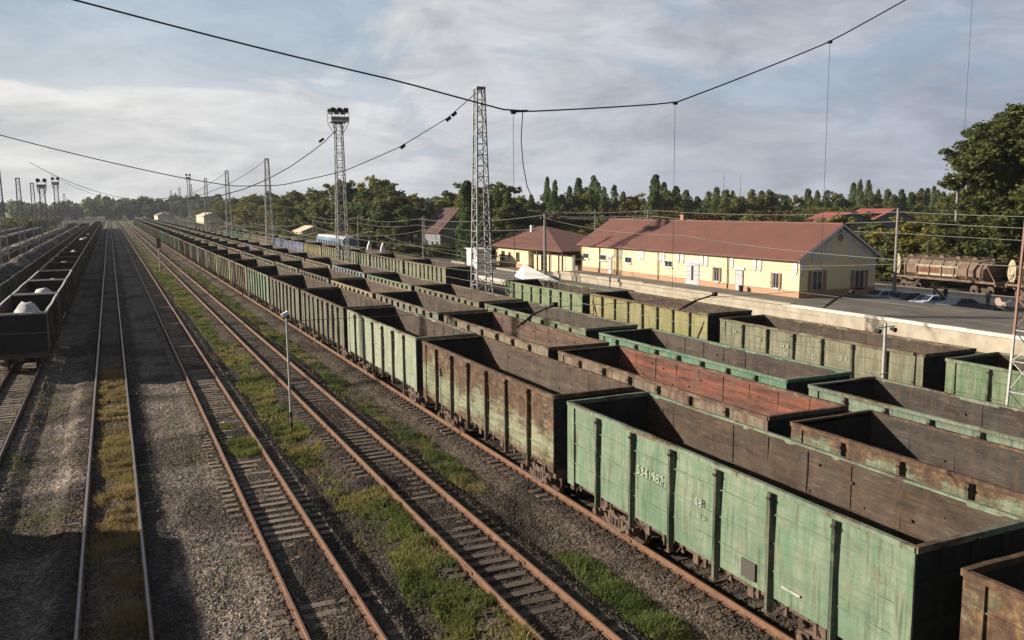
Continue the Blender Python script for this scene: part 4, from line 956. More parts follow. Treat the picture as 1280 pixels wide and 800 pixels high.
for s, w, h in ((76.9, 2.1, 2.35), (69.1, 1.0, 2.05), (94.2, .8, 1.9)):
    d = MB(); x = BA-.03; d.box(x-.05, x, s-w/2-.12, s+w/2+.12, 1.03, 1.03+h+.15); do = part('door_frame', d, SHUT if w < 2 else WORN, root)
    d = MB(); d.box(x-.075, x-.052, s-w/2, s-.01, 1.05, 1.03+h); d.box(x-.075, x-.052, s+.01, s+w/2, 1.05, 1.03+h); p = part('door_leaf', d, DOORM, do)
    if w > 2: d = MB(); d.box(x-.09, x-.077, s-.25, s+.12, 1.5, 3.1); part('door_glass', d, GLASS, do)
    d = MB(); d.box(x-.09, x-.0, s-w/2-.3, s+w/2+.3, 3.0+(.42 if w > 2 else .15), 3.3+(.42 if w > 2 else .15)); part('lintel', d, WORN, root)
for s in (92.4, 83.4, 70.9, 101.55):
    q = MB(); q.tube([(BA-.3,s,ZE-.2),(BA-.12,s,ZE-.5),(BA-.12,s,1.1)], .065, 7); part('downpipe', q, PIPE, root)
def orn(s, w=.5):
    q = MB(); q.box(BA-.09, BA-.005, s-w/2, s+w/2, 3.35, 4.5); q.box(BA-.075, BA-.004, s-w/2+.12, s+w/2-.12, 3.15, 3.35); part('stucco_ornament', q, WORN, root)
for s in (79.6, 78.75, 75.3, 74.5, 70.3, 66.85, 66.1, 61.2, 83.0, 82.4, 87.3, 91.6, 86.7): orn(s)
for x0, z in ((59.5,1.6),(64.9,1.45)):
    f = MB(); y = S0-.03; f.box(x0-.1, x0+1.2, y-.03, y, z, z+1.95); fo = part('window', f, FRAMEM, root)
    p = MB(); p.box(x0, x0+.5, y-.05, y-.032, z+.1, z+1.85); p.box(x0+.6, x0+1.1, y-.05, y-.032, z+.1, z+1.85); part('pane', p, GLASS, fo)
    for xs in (x0-.38, x0+1.48): p = MB(); p.box(xs-.16, xs+.16, y-.09, y-.02, z, z+1.9); part('shutter', p, SHUT, fo)
for x, w, z0, z1 in ((58.25,.5,3.3,5.05),(59.6,.45,4.3,5.6),(61.3,.7,4.5,6.4),(62.75,.9,6.2,7.1),(64.2,.7,4.5,6.4),(65.8,.45,4.3,5.6),(67.2,.5,3.3,5.05),(60.5,.35,4.2,5.3),(65.0,.35,4.2,5.3)):
    q = MB(); q.box(x-w/2, x+w/2, S0-.08, S0-.004, z0, z1 if x < MID+9 else z1); part('stucco_ornament', q, WORN, root)
q = MB(); q.tube([(62.75,S0-.12,6.55),(62.75,S0-.085,6.55)], .34, 16); part('round_vent', q, SHUT, root)
q = MB()
for (x0, z0, x1, z1) in ((BA, ZE-.12, MID, ZR-.3), (MID, ZR-.3, BB, ZE-.12)): q.bar((x0, S0-.05, z0-.12), (x1, S0-.05, z1-.12), .06, .5)
part('gable_band', q, WORN, root)
# hipped building
root = empty('station_house', (0,0,0), label='low cream house with red hipped roof, left of the long yellow building', cat='building')
q = MB(); q.box(56.2, 66.5, 114.6, 126.6, .3, 3.7); part('wall', q, YELW, root)
q = MB(); q.box(56.14, 66.55, 114.54, 126.66, .4, 1.05); part('plinth', q, SALM, root)
q = MB(); e = [(55.2,102.3,3.62),(68.6,102.3,3.62),(68.6,128.4,3.62),(55.2,128.4,3.62)]; t0, t1 = (61.9,120.0,6.6), (61.9,124.0,6.6)
q.face([e[0],e[1],t0]); q.face([e[1],e[2],t1,t0]); q.face([e[2],e[3],t1]); q.face([e[3],e[0],t0,t1]); q.face([(x,y,z-.12) for x,y,z in e])
for i in range(4): a_, b_ = e[i], e[(i+1)%4]; q.face([a_, b_, (b_[0],b_[1],b_[2]-.12), (a_[0],a_[1],a_[2]-.12)])
rfo = part('roof', q, ROOFR, root); q = MB(); q.box(59.9,60.4,121,121.5,5.6,6.75); part('chimney', q, WORN, rfo)
for s, w, z0, z1 in ((118.2,.9,1.3,2.8),(121.2,.5,1.7,2.7),(123.6,.9,1.3,2.8)):
    f = MB(); f.box(56.08,56.13,s-w/2-.08,s+w/2+.08,z0,z1); fo = part('window', f, SHUT, root); f = MB(); f.box(56.05,56.078,s-w/2,s+w/2,z0+.08,z1-.08); part('pane', f, GLASS, fo)
for s in (103.2,107,110.8):
    for x in (55.8,67.2): q = MB(); q.box(x-.1,x+.1,s-.1,s+.1,.4,3.5); part('post', q, GEAR, root)
q = MB(); q.box(61,61.2,102.6,114.5,.4,3.5); part('rear_wall', q, SHUT, root)
root = empty('yard_wall', (0,0,0), label='cream plastered yard wall in panels, joining the long yellow building on its left', cat='wall')
for k in range(4): q = MB(); s = 102.2+2.15*k; q.box(56.9,57.1,s+.02,s+2.02,.4,2.95); part('wall_panel', q, YELW, root)
for k in range(5): q = MB(); s = 102.2+2.15*k; q.box(56.83,57.17,s-.11,s+.02,.4,3.05); part('pillar', q, WORN, root)
q = MB(); q.box(56.9,57.1,111.9,114.5,.4,2.6); part('wall_panel', q, YELW, root)
root = empty('white_booth', (52.4,124.6,0), label='small white booth just left of the tallest lattice mast', cat='booth')
q = MB(); q.box(-1.1,1.1,-2.4,2.4,.0,3.1); part('wall', q, WORN, root); q = MB(); q.box(-1.3,1.3,-2.6,2.6,3.1,3.25); part('roof', q, WORN, root); q = MB(); q.box(-1.13,-1.1,-.5,.3,1.6,2.6); part('window', q, GLASS, root)
# white canopy wedge on the platform
root = empty('white_canopy', (50.6,99.5,.18), label='white wedge-shaped tarpaulin lying beside the foot of the concrete pole', cat='tarpaulin')
q = MB(); A3, B3, C3, D3, T3 = (-.4,7.4,0), (-2.0,1.0,0), (.9,-3.4,0), (2.4,6.0,0), (.2,5.6,1.75)
q.face([A3,B3,T3]); q.face([B3,C3,T3]); q.face([C3,D3,T3]); q.face([D3,A3,T3]); q.face([A3,D3,C3,B3]); part('cover', q, mat('white_tarp', (.78,.77,.73), .8), root)
# background house among the trees
HG = mat('grey_house_wall', (0.22,0.22,0.24), .9, vscale=1, col2=(.16,.16,.17))
def house(a0, a1, s0, s1, ze, zr, wallm, roofm, label, wins=True, axis='s'):
    root = empty('house', ((a0+a1)/2, (s0+s1)/2, 0), label=label, cat='house'); w = (a1-a0)/2; l = (s1-s0)/2
    q = MB(); q.prism([(-w,-.4),(w,-.4),(w,ze),(0,zr-.1),(-w,ze)], -l, l); part('wall', q, wallm, root)
    q = MB()
    for sx in (-1,1): q.prism([(sx*(w+.5),ze-.4),(0,zr),(0,zr+.14),(sx*(w+.5),ze-.26)], -l-.4, l+.4)
    part('roof', q, roofm, root)
    if wins:
        for y in np.arange(-l+1.5, l-1, 3.2): q = MB(); q.box(-w-.05,-w-.01,y-.5,y+.5,1.4,2.7); fo = part('window', q, FRAMEM, root); q = MB(); q.box(-w-.07,-w-.052,y-.42,y+.42,1.48,2.62); part('pane', q, GLASS, fo)
        q = MB(); q.box(-.6,.6,-l-.05,-l-.01,0,2.3); part('door', q, GLASS, root)
    return root
ROOF2 = mat('dull_red_roof', (0.10,0.05,0.045), .9, vscale=.8, col2=(.07,.04,.038)); ROOF3 = mat('bright_red_roof', (0.36,0.09,0.07), .8, vscale=.8, col2=(.26,.09,.075)); SLATE = mat('slate_roof', (0.13,0.14,0.17), .9)
house(62, 71, 168, 181, 4.6, 9.4, HG, ROOF2, 'grey house with dull red roof half hidden by trees')
house(140, 160, 142, 150, 4.9, 7.6, HG, ROOF3, 'house with bright red roof among the bushes behind the gable of the yellow building', False)
house(160, 176, 146, 156, 5.6, 8.2, HG, ROOF3, 'second bright red roof, right of the other one behind the bushes', False)
house(128, 142, 84, 94, 4.8, 7.2, HG, SLATE, 'blue-grey roofed house partly hidden left of the large tree', False)
CREAMB = mat('cream_far_wall', (0.62,0.52,0.38), .9)
house(44, 53, 470, 512, 6.2, 7.6, CREAMB, CREAMB, 'long cream shed in the distance behind the floodlight tower')
house(30, 38, 640, 690, 5.5, 7, CREAMB, HG, 'pale distant shed at the far end of the yard', False)
house(50, 57, 250, 262, 3.2, 4.4, CREAMB, CREAMB, 'low cream shed by the trees behind the blue wagons')
# blue railcar behind the ribbed row
root = empty('passenger_car', (43.0, 168, 0), label='light and dark blue passenger rail car at the foot of the floodlight tower', cat='rail car')
q = MB(); q.prism([(-1.5,1.0),(1.5,1.0),(1.5,3.2),(1.1,3.75),(-1.1,3.75),(-1.5,3.2)], 0, 24); part('body', q, mat('blue_railcar_paint', (.16,.26,.38), .6, vscale=.2, col2=(.05,.10,.17)), root)
q = MB(); q.prism([(-1.3,3.6),(1.3,3.6),(.9,3.95),(-.9,3.95)], .1, 23.9); part('roof', q, WORN, root)
for k in range(9): q = MB(); q.box(-1.54,-1.505,1.5+2.4*k,2.7+2.4*k,2.1,2.9); part('window', q, GLASS, root)
for y in (3,21):
    bo = link('bogie', BFm, root, (0,y,0))
    for dy in (-.925,.925): link('wheelset', BWm, bo, (0,dy,0))
track(43.0, 'side track carrying the blue rail car by the trees', 150, 300, SLEEP_DARK, RAILTOP, n_ind=0)
for i, (a, s) in enumerate(((45,161.5),(45,152.5))):
    r = empty('white_marker', (a, s, 0), label='small white pointed marker board above the ribbed wagons, %s one' % ('left' if i == 0 else 'right'), cat='marker', group='white marker boards')
    q = MB(); q.tube([(0,0,0),(0,0,1.2)], .08, 6); part('stake', q, CONC, r); q = MB(); q.prism([(-.5,1.0),(.5,1.0),(.35,2.4),(.05,3.3),(-.3,2.4)], -.35, .35); part('board', q, WORN, r)

# ------------------------------------------------------------------ cars behind the platform
def car_meshes():
    b = MB()
    prof = [(-2.1,.35),(-2.15,.7),(-2.0,.88),(-1.15,.98),(-.45,1.42),(.75,1.45),(1.45,1.02),(2.05,.95),(2.15,.7),(2.1,.35)]
    n = len(prof); W2 = .84
    ring = []
    for x in (-1, 1):
        for (y, z) in prof: b.v.append((x*(W2-(.14 if z > 1.1 else 0)), y, z))
    b.f.append(tuple(range(n))); b.f.append(tuple(range(2*n-1, n-1, -1))); b.m += [0,0]
    for i in range(n): b.f.append((i, n+i, n+(i+1)%n, (i+1)%n)); b.m.append(0)
    g = MB()
    for sx in (-1,1):
        P = lambda y, z: (sx*(W2-.14*(z-.98)/.44+.012), y, z)
        g.face([P(-1.0,1.0),P(-.42,1.36),P(.1,1.38),P(.1,1.0)]); g.face([P(.18,1.0),P(.18,1.38),P(.72,1.38),P(1.25,1.04)])
    g.face([(-.68,-1.12,1.02),(.68,-1.12,1.02),(.62,-.52,1.40),(-.62,-.52,1.40)]); g.face([(-.66,1.42,1.06),(.66,1.42,1.06),(.6,.82,1.44),(-.6,.82,1.44)])
    w = MB(); w.tube([(-.1,0,0),(.1,0,0)], .31, 16); r = MB(); r.tube([(-.11,0,0),(.11,0,0)], .19, 10)
    return b, g, w, r
cb, cg, cw, cr = car_meshes(); GLm = cg.mesh('window_glass', [GLASS]); TYm = cw.mesh('tyre', [BLACK]); RMm = cr.mesh('rim', [MASTW])
def carp(nm, c): return mat(nm, c, .35, spec=.5)
for i, (s, a, m, lab) in enumerate(((59.5,67.6,carp('ice_blue_paint',(.42,.50,.60)),'pale blue car parked behind the platform, nearest the yellow gable'), (56.7,67.7,carp('dark_teal_paint',(.06,.10,.12)),'dark parked car between the two pale ones'), (54.0,67.6,carp('silver_blue_paint',(.45,.52,.62)),'silver-blue parked car in the middle of the row behind the platform'), (51.2,67.7,carp('navy_paint',(.03,.05,.08)),'dark navy car at the right end of the parked row'))):
    r = empty('parked_car', (a, s, -.02), R(82+random.uniform(-4,4)), label=lab, cat='car', group='cars parked behind the platform')
    part('body', cb, m, r); link('window_glass', GLm, r)
    for x in (-.76,.76):
        for y in (-1.35,1.35): t = link('wheel', TYm, r, (x,y,.31)); link('rim', RMm, t)
    for x in (-.6,.6): q = MB(); q.box(x-.14,x+.14,-2.17,-2.08,.66,.8); part('headlight', q, WORN, r)
# rubbish bin by the small door
r = empty('waste_bin', (57.2, 68.0, 1.03), label='small black bin beside the pinkish door of the yellow building', cat='bin'); q = MB(); q.tube([(0,0,0),(0,0,.6)], [.2,.25], 10); part('bucket', q, BLACK, r); q = MB(); q.tube([(0,0,.6),(0,0,.65)], [.27,.2], 10); part('lid', q, GEAR, r)

# ------------------------------------------------------------------ people
SKIN = mat('skin', (.42,.26,.18), .6); HAIR = mat('dark_hair', (.03,.022,.018), .8)
def person(a, s, z, rz, shirt, trousers, label, pose='stand', h=1.72):
    k = h/1.72
    J = {'pel':(0,0,.95,.13),'wai':(0,0,1.08,.125),'che':(0,.01,1.28,.15),'sho':(0,0,1.42,.12),'nec':(0,0,1.5,.052),'hea':(0,-.015,1.62,.1),'top':(0,-.01,1.70,.075)}
    step = .16 if pose == 'walk' else .03
    for sd, n in ((-1,'L'),(1,'R')):
        J['hip'+n]=(sd*.09,0,.9,.1); J['kne'+n]=(sd*.1,-step*.6*sd-.02,.5,.06); J['ank'+n]=(sd*.1,-step*sd*1.1+.03,.09,.042); J['toe'+n]=(sd*.11,-step*sd*1.1-.15,.04,.038)
        J['sh'+n]=(sd*.19,0,1.4,.06); J['elb'+n]=(sd*.25,.03,1.13,.043)
        J['wri'+n]=(sd*.2,-.33,1.05,.03) if pose in ('push','walk') and sd == 1 or pose == 'push' else (sd*.26,-.06,.88,.03)
        w = J['wri'+n]; d = Vector(w[:3])-Vector(J['elb'+n][:3]); d.normalize(); J['han'+n]=tuple(Vector(w[:3])+d*.09)+(.032,)
    Ed = [('pel','wai'),('wai','che'),('che','sho'),('sho','nec'),('nec','hea'),('hea','top')]
    for n in 'LR': Ed += [('pel','hip'+n),('hip'+n,'kne'+n),('kne'+n,'ank'+n),('ank'+n,'toe'+n),('sho','sh'+n),('sh'+n,'elb'+n),('elb'+n,'wri'+n),('wri'+n,'han'+n)]
    ks = list(J); me = bpy.data.meshes.new('person'); me.from_pydata([tuple(c*k for c in J[x][:3]) for x in ks], [(ks.index(a_), ks.index(b_)) for a_, b_ in Ed], [])
    o = bpy.data.objects.new('person', me); C.objects.link(o)
    md = o.modifiers.new('skin','SKIN'); 
    for i, x in enumerate(ks): me.skin_vertices[0].data[i].radius = (J[x][3]*k*(1.25 if x in ('che','sho','pel','wai') else 1), J[x][3]*k*(.8 if x in ('che','sho','pel','wai') else 1)); me.skin_vertices[0].data[i].use_root = (x == 'pel')
    o.modifiers.new('sub','SUBSURF').levels = 1; bpy.context.view_layer.update()
    dg = bpy.context.evaluated_depsgraph_get(); m2 = bpy.data.meshes.new_from_object(o.evaluated_get(dg)); bpy.data.objects.remove(o)
    m2.materials.clear()
    for mm in (shirt, trousers, SKIN, HAIR, BLACK): m2.materials.append(mm)
    for p in m2.polygons:
        c = p.center; z_ = c.z/k
        p.material_index = 3 if z_ > 1.66 or (z_ > 1.57 and c.y > .03) else 2 if z_ > 1.47 else 4 if z_ < .1 else 1 if z_ < .98 and abs(c.x) < .2*k else 2 if (abs(c.x) > .2*k and z_ < 1.08) or (c.y < -.2 and z_ > .8) else 0
        p.use_smooth = True
    o = link('person', m2, None, (a, s, z), rz); tag(o, label, 'person'); return o
def cl(n, c): return mat(n, c, .85)
person(52.6, 85.6, .18, R(70), cl('dark_coat',(.05,.04,.04)), cl('black_trousers',(.03,.03,.03)), 'person in dark clothes standing below the platform edge in front of the yellow wall')
person(70.8, 56.5, -.02, R(200), cl('purple_jacket',(.10,.07,.13)), cl('dark_jeans',(.04,.05,.08)), 'person in dark purple jacket standing behind the silver-blue car', 'stand')
person(73.0, 57.0, -.02, R(170), cl('black_jacket',(.025,.03,.03)), cl('violet_skirt',(.09,.06,.11)), 'person in black top standing to the right behind the silver-blue car')
person(72.3, 52.0, -.02, R(110), cl('grey_jacket',(.11,.11,.13)), cl('dark_trousers',(.04,.03,.035)), 'person in grey jacket pushing a pale pram beyond the platform edge', 'push')
r = empty('pram', (72.6, 50.9, -.02), R(110), label='pale pink pram pushed by the person at the right edge', cat='pram')
q = MB(); q.prism([(-.4,.5),(.35,.5),(.5,.85),(.45,1.15),(.1,1.2),(-.1,.85),(-.45,.8)], -.22, .22); part('carrycot', q, cl('pale_pink_cloth',(.55,.38,.32)), r)
q = MB()
for y in (-.24,.24): q.bar((-.75,y,1.05),(.25,y,.25),.03); q.bar((.3,y,.5),(-.35,y,.22),.03)
q.bar((-.75,-.24,1.05),(-.75,.24,1.05),.035); part('handle_frame', q, MASTW, r)
for x in (-.38,.32):
    for y in (-.27,.27): q = MB(); q.tube([(x,y-.02,.16),(x,y+.02,.16)], .16, 14); part('wheel', q, BLACK, r)
r = empty('bollard', (70.0, 52.5, -.02), label='small pale bollard right of the dark navy car', cat='bollard'); q = MB(); q.tube([(0,0,0),(0,0,.8),(0,0,.95)], [.25,.27,.2], 12); part('drum', q, CREAM, r); q = MB(); q.tube([(0,0,.95),(0,0,1.02)], [.22,.1], 12); part('lid', q, GEAR, r)

# ------------------------------------------------------------------ trees
def leaf_mat(name, a, b2, c3):
    m = bpy.data.materials.new(name); m.use_nodes = True; nt = m.node_tree; b = nt.nodes['Principled BSDF']; L = nt.links.new
    at = N(nt, 'ShaderNodeAttribute'); at.attribute_name = 'tone'; oi = N(nt, 'ShaderNodeObjectInfo'); s = N(nt, 'ShaderNodeSeparateColor'); L(at.outputs['Color'], s.inputs[0])
    c = mix(nt, s.outputs[0], a, b2); c = mix(nt, mth(nt, 'MULTIPLY', s.outputs[1], .8), c, c3)
    c = mix(nt, 1.0, c, ramp(nt, oi.outputs['Random'], [(0, (.75,.85,.8)), (.5, (1,1,1)), (1, (1.3,1.12,.85))]), 'MULTIPLY')
    L(c, b.inputs['Base Color']); b.inputs['Roughness'].default_value = .75; b.inputs['Specular IOR Level'].default_value = .15
    tr = N(nt, 'ShaderNodeBsdfTranslucent'); L(c, tr.inputs[0]); mx = N(nt, 'ShaderNodeMixShader'); mx.inputs[0].default_value = .38
    out = nt.nodes['Material Output']; L(b.outputs[0], mx.inputs[1]); L(tr.outputs[0], mx.inputs[2]); L(mx.outputs[0], out.inputs[0]); return m
LEAFG = leaf_mat('leaves_green', (0.084,0.116,0.032), (0.203,0.216,0.068), (0.297,0.243,0.081))
LEAFD = leaf_mat('leaves_dark', (0.063,0.092,0.034), (0.147,0.182,0.062), (0.210,0.196,0.070))
LEAFP = leaf_mat('leaves_poplar', (0.072,0.114,0.044), (0.156,0.208,0.078), (0.221,0.221,0.091))
LEAFB = leaf_mat('leaves_brownish', (0.063,0.045,0.020), (0.113,0.077,0.032), (0.153,0.090,0.036))
LEAFT = leaf_mat('leaves_deep_green', (0.041,0.067,0.026), (0.108,0.138,0.043), (0.144,0.144,0.054))
BARK = mat('bark', (.09,.07,.055), .95, vscale=3, col2=(.05,.04,.032))
def crown(lobes, n, size, rg, flat=.85):
    """leaf clusters spread in the outer part of each lobe; lobes = (x,y,z,rx,ry,rz)"""
    lobes = np.array(lobes); wt = (lobes[:,3]*lobes[:,4]*lobes[:,5])**.66; k = rg.choice(len(lobes), n, p=wt/wt.sum())
    # sub-clumps within each lobe
    nc_ = max(40, n//40); kc = rg.choice(len(lobes), nc_, p=wt/wt.sum()); d = rg.normal(size=(nc_,3)); d /= np.linalg.norm(d,axis=1)[:,None]; rr = rg.uniform(.25,1.0,nc_)[:,None]
    cc = lobes[kc,:3] + d*rr*lobes[kc,3:6]; cr_ = rg.uniform(.24,.46,nc_)*lobes[kc,3:6].mean(1)
    j = rg.integers(0, nc_, n); d = rg.normal(size=(n,3)); d /= np.linalg.norm(d,axis=1)[:,None]
    c = cc[j] + d*(cr_[j]*rg.random(n)**.45)[:,None]*np.array([1,1,.8])
    nrm = rg.normal(size=(n,3)) + d*.8 + np.array([0,0,.35]); nrm /= np.linalg.norm(nrm,axis=1)[:,None]
    t = np.cross(nrm, rg.normal(size=(n,3))); t /= np.linalg.norm(t,axis=1)[:,None]; b = np.cross(nrm, t)
    sz = size*rg.uniform(.55,1.25,n)[:,None]
    p = np.stack([c-t*sz, c+b*sz*.6, c+t*sz, c-b*sz*.6], 1).reshape(-1,3)
    f = np.arange(4*n).reshape(n,4)
    tone = np.clip(rg.normal(.5,.2,n) + rg.normal(0,.22,nc_)[j], 0, 1); t2 = np.clip(rg.random(n)**3 + (rg.random(nc_)**5)[j]*.6, 0, 1)
    col = np.repeat(np.stack([tone, t2, tone*0, tone*0+1], 1), 4, 0)
    return p, f, col
def column_crown(stems, n, size, rg):
    """poplars: leaves in tapering upright columns, lumpy, with gaps"""
    P = []; T1 = []
    for (ox, oy, top, w) in stems:
        m = int(n*top*w/sum(t*w_ for _, _, t, w_ in stems)); z = rg.random(m)**.85; prof = np.minimum(1, z/.14)**.6*(1-z)**.38*1.05+.04
        th = rg.random(m)*6.283; ph = rg.random(8)*6.28
        lump = 1+.22*np.sin(th*2+z*9+ph[0])+.2*np.sin(th*3-z*17+ph[1])+.16*np.sin(z*38+th+ph[2])
        r = w*prof*lump*rg.random(m)**.38
        keep = (np.sin(z*26+th*2+ph[3])+np.sin(z*61-th*3+ph[4])) > -1.35
        x = ox*(.5+.5*z)+np.cos(th)*r; y = oy+np.sin(th)*r; P.append(np.stack([x, y, .6+z*(top-.6)], 1)[keep]); T1.append((.45+.3*np.sin(th*3-z*17+ph[1]))[keep])
    c = np.concatenate(P); t1 = np.concatenate(T1); n = len(c)
    up = np.stack([rg.normal(0,.35,n), rg.normal(0,.35,n), np.ones(n)], 1); up /= np.linalg.norm(up,axis=1)[:,None]
    b = np.cross(up, rg.normal(size=(n,3))); b /= np.linalg.norm(b,axis=1)[:,None]; sz = size*rg.uniform(.5,1.3,n)[:,None]
    p = np.stack([c-up*sz*.5, c+b*sz*.5, c+up*sz*.8, c-b*sz*.5], 1).reshape(-1,3)
    tone = np.clip(t1+rg.normal(0,.2,n), 0, 1); t2 = np.clip(rg.random(n)**3, 0, 1)
    return p, np.arange(4*n).reshape(n,4), np.repeat(np.stack([tone, t2, tone*0, tone*0+1],1), 4, 0)
def tree_data(name, kind, seed, lm, n=8000):
    rg = np.random.default_rng(seed); rnd = random.Random(seed); H = 10.0
    if kind == 'round':
        lobes = []
        for k in range(11): a_ = rnd.uniform(0,6.28); r_ = rnd.uniform(.5,2.9); lobes.append((math.cos(a_)*r_, math.sin(a_)*r_, rnd.uniform(3.0,7.9)-r_*.35, rnd.uniform(1.5,2.3), rnd.uniform(1.5,2.3), rnd.uniform(1.2,1.9)))
        lobes.append((rnd.uniform(-.5,.5),0,8.1,1.7,1.7,1.6)); size = .27
    elif kind == 'poplar':
        lobes = []
        stems = [(0,0,10,.85)] + [(rnd.uniform(-2.2,2.2), rnd.uniform(-1,1), rnd.uniform(5.5,9.6), rnd.uniform(.55,1.0)) for _ in range(1 + seed % 4)]
        size = .19
    elif kind == 'bush':
        lobes = [(rnd.uniform(-3.5,3.5), rnd.uniform(-2,2), rnd.uniform(1.5,5.5), rnd.uniform(1.6,2.6), rnd.uniform(1.5,2.4), rnd.uniform(1.5,2.8)) for k in range(9)]; size = .30
    elif kind == 'big':
        lobes = []
        for k in range(130):  # evenly spiralled over an upright egg, then jittered, so no side is left open
            z = .9+7.9*((k+.5)/130); a_ = k*2.39996+rnd.uniform(-.3,.3); R_ = 3.1*min(1,(z+1.0)/2.8)**.5*max(.08,1-((z-3.8)/5.9)**2 if z > 3.8 else 1)**.5
            r_ = R_*(rnd.uniform(.68,.98) if k % 4 else rnd.uniform(.1,.5)); lobes.append((math.cos(a_)*r_, math.sin(a_)*r_, z+rnd.uniform(-.2,.2), rnd.uniform(.65,1.0), rnd.uniform(.65,1.0), rnd.uniform(.5,.8)))
        lobes.append((0,0,9.1,1.2,1.2,.9)); size = .10
    p, f, col = column_crown(stems, n, size, rg) if kind == 'poplar' else crown(lobes, n, size, rg)
    me = np_mesh('crown', p, f, [lm]); ca = me.color_attributes.new('tone','FLOAT_COLOR','POINT'); ca.data.foreach_set('color', col.astype(np.float32).ravel())
    t = MB(); t.tube([(0,0,-.2),(.05,0,1.5),(-.05,.05,4),(0,0,7.2)], [.3,.22,.16,.05], 8)
    for (x,y,z,rx,ry,rz) in lobes[::2]: t.tube([(0,0,max(1.2,z*.45)),(x*.5,y*.5,z*.75),(x,y,z)], [.13,.08,.03], 5)
    return me, t.mesh('trunk', [BARK])
TD = {('round',i): tree_data('r',  'round', 100+i, [LEAFG, LEAFD, LEAFG][i]) for i in range(3)}
TD.update({('poplar',i): tree_data('p', 'poplar', 200+i, LEAFP, 7000) for i in range(7)})
TD.update({('bush',i): tree_data('b', 'bush', 300+i, [LEAFG, LEAFD, LEAFB][i], 7000) for i in range(3)})
TD[('big',0)] = tree_data('B', 'big', 401, LEAFT, 175000)
def tree(kind, i, a, s, h, w, label, cat, group=None, z=-.4, name=None):
    root = empty(name or {'round':'broadleaf_tree','poplar':'poplar_tree','bush':'bush','big':'large_tree'}[kind], (a, s, z), random.uniform(0,6.28), label=label, cat=cat, group=group)
    root.scale = (w/7.0 if kind != 'poplar' else w/3.0, w/7.0 if kind != 'poplar' else w/3.0, h/10.0)
    me, tr = TD[(kind,i)]; link('crown', me, root); link('trunk', tr, root); return root
tree('big', 0, 97.5, 64.6, 21.8, 22.5, 'large dense dark green tree towering at the right edge behind the hoppers', 'tree', z=-.3)
# dense round trees left of the tallest mast
mid = [(66,158,13.5,9),(57.5,186,13.5,11),(80,172,14,13),(76,188,14.5,13),(57.5,196,14.8,14),(60,207,16.2,14),(62,222,14.2,13),(60,238,15.6,14),(61,256,16.5,15),(60,276,15.2,15),(59,297,14.2,14),(60,320,14.6,15),(61,345,13.6,14),(60,372,15.2,15),(60,402,15.2,15),(60,436,13.5,15),(60,470,14.2,16),(61,505,13.2,16),(61,545,14.0,17),(62,590,13.6,18),(62,640,12.5,18)]
for k, (a, s, h, w) in enumerate(mid): tree('round', k % 3, a+random.uniform(-1.5,1.5), s, h*1.17, w*1.1, 'dense rounded tree along the yard, %s going left' % ordw(k), 'tree', 'dense trees along the far side of the yard')
for k in range(26):
    s = 150+k*15; tree('round', (k+1) % 3, 72+random.uniform(-3,5), s, random.uniform(11,14.5), 14, 'tree in the second line behind the dense trees, %s going left' % ordw(k), 'tree', 'trees behind the front line of dense trees')
for k in range(16):
    s = 196+k*13; tree('bush', 0 if k % 3 else 1, 52.5+random.uniform(-1,1), s, random.uniform(4.5,7), 10, 'low green bush at the foot of the dense trees, %s going left' % ordw(k), 'bush', 'bushes below the dense trees')
# poplars and trees behind the buildings
pop = [(583,212),(600,222),(620,228),(634,232),(684,218),(692,228),(712,226),(723,221),(742,219),(755,224),(768,234),(820,222),(830,228),(845,230),(872,238),(886,234),(905,236),(916,233),(940,238),(952,236),(1010,238),(1022,236),(1034,240),(1067,228),(1076,221),(1086,226),(1098,236),(1128,232),(1140,238),(1152,234),(1168,229),(1180,232)]
pop += [(x, 232+(x*7)%11) for x in (664,702,733,779,790,832,858,896,928,962,985,1048,1110,1118,1160)]
def pix(x, y, s): 
    d = F*1068.5 + r3*(x-640) - u3*(y-400); t = s/d.y; return Vector((0,0,9.84)) + d*t
# (positions worked out once from the survey of the yard; each stands on the ground at its own distance)
for k, (x, y) in enumerate(pop):
    s = 190 + (k*37) % 45 - (60 if x < 640 else 0); P = pix(x, y, s); tree('poplar', (k*3) % 7, P.x, s, P.z+.4+random.uniform(-2.2,.8), random.uniform(4.5,8.5), 'tall narrow poplar on the skyline, %s from the left' % ordw(k), 'poplar', 'poplars on the skyline behind the buildings')
bg = []
for k in range(13):
    x = 655+k*44+random.uniform(-14,14); P = pix(x, 238+random.uniform(-6,7), 205); tree('round', k % 3, P.x, 205, P.z+.4, random.uniform(9,13), 'rounded tree rising among the skyline poplars, %s from the left' % ordw(k), 'tree', 'rounded trees among the skyline poplars')
for k in range(42):
    x = 612+k*14.2+random.uniform(-5,5); s = 175+random.uniform(-25,25) ; bg.append((x, s, random.choice([0,1,1,2]) if k % 5 else 2))
for k, (x, s, i) in enumerate(bg):
    P = pix(x, 249+random.uniform(-8,6), s); tree('bush', i, P.x, s, max(6, P.z+.4), random.uniform(11,15), 'dark %s low tree under the skyline poplars, %s from the left' % ('brownish' if i == 2 else 'green', ordw(k)), 'tree', 'low trees below the skyline poplars', name='low_tree')
for k in range(30):
    x = 676+k*20+random.uniform(-7,7); s = 150+random.uniform(-8,12); P = pix(x, 268+random.uniform(-3,6), s)
    tree('bush', [0,1,0,2][k % 4], P.x, s, max(4, P.z+.4), 9, 'green bush in the nearer thicket behind the red roofs, %s from the left' % ordw(k), 'bush', 'thicket behind the red roofs')
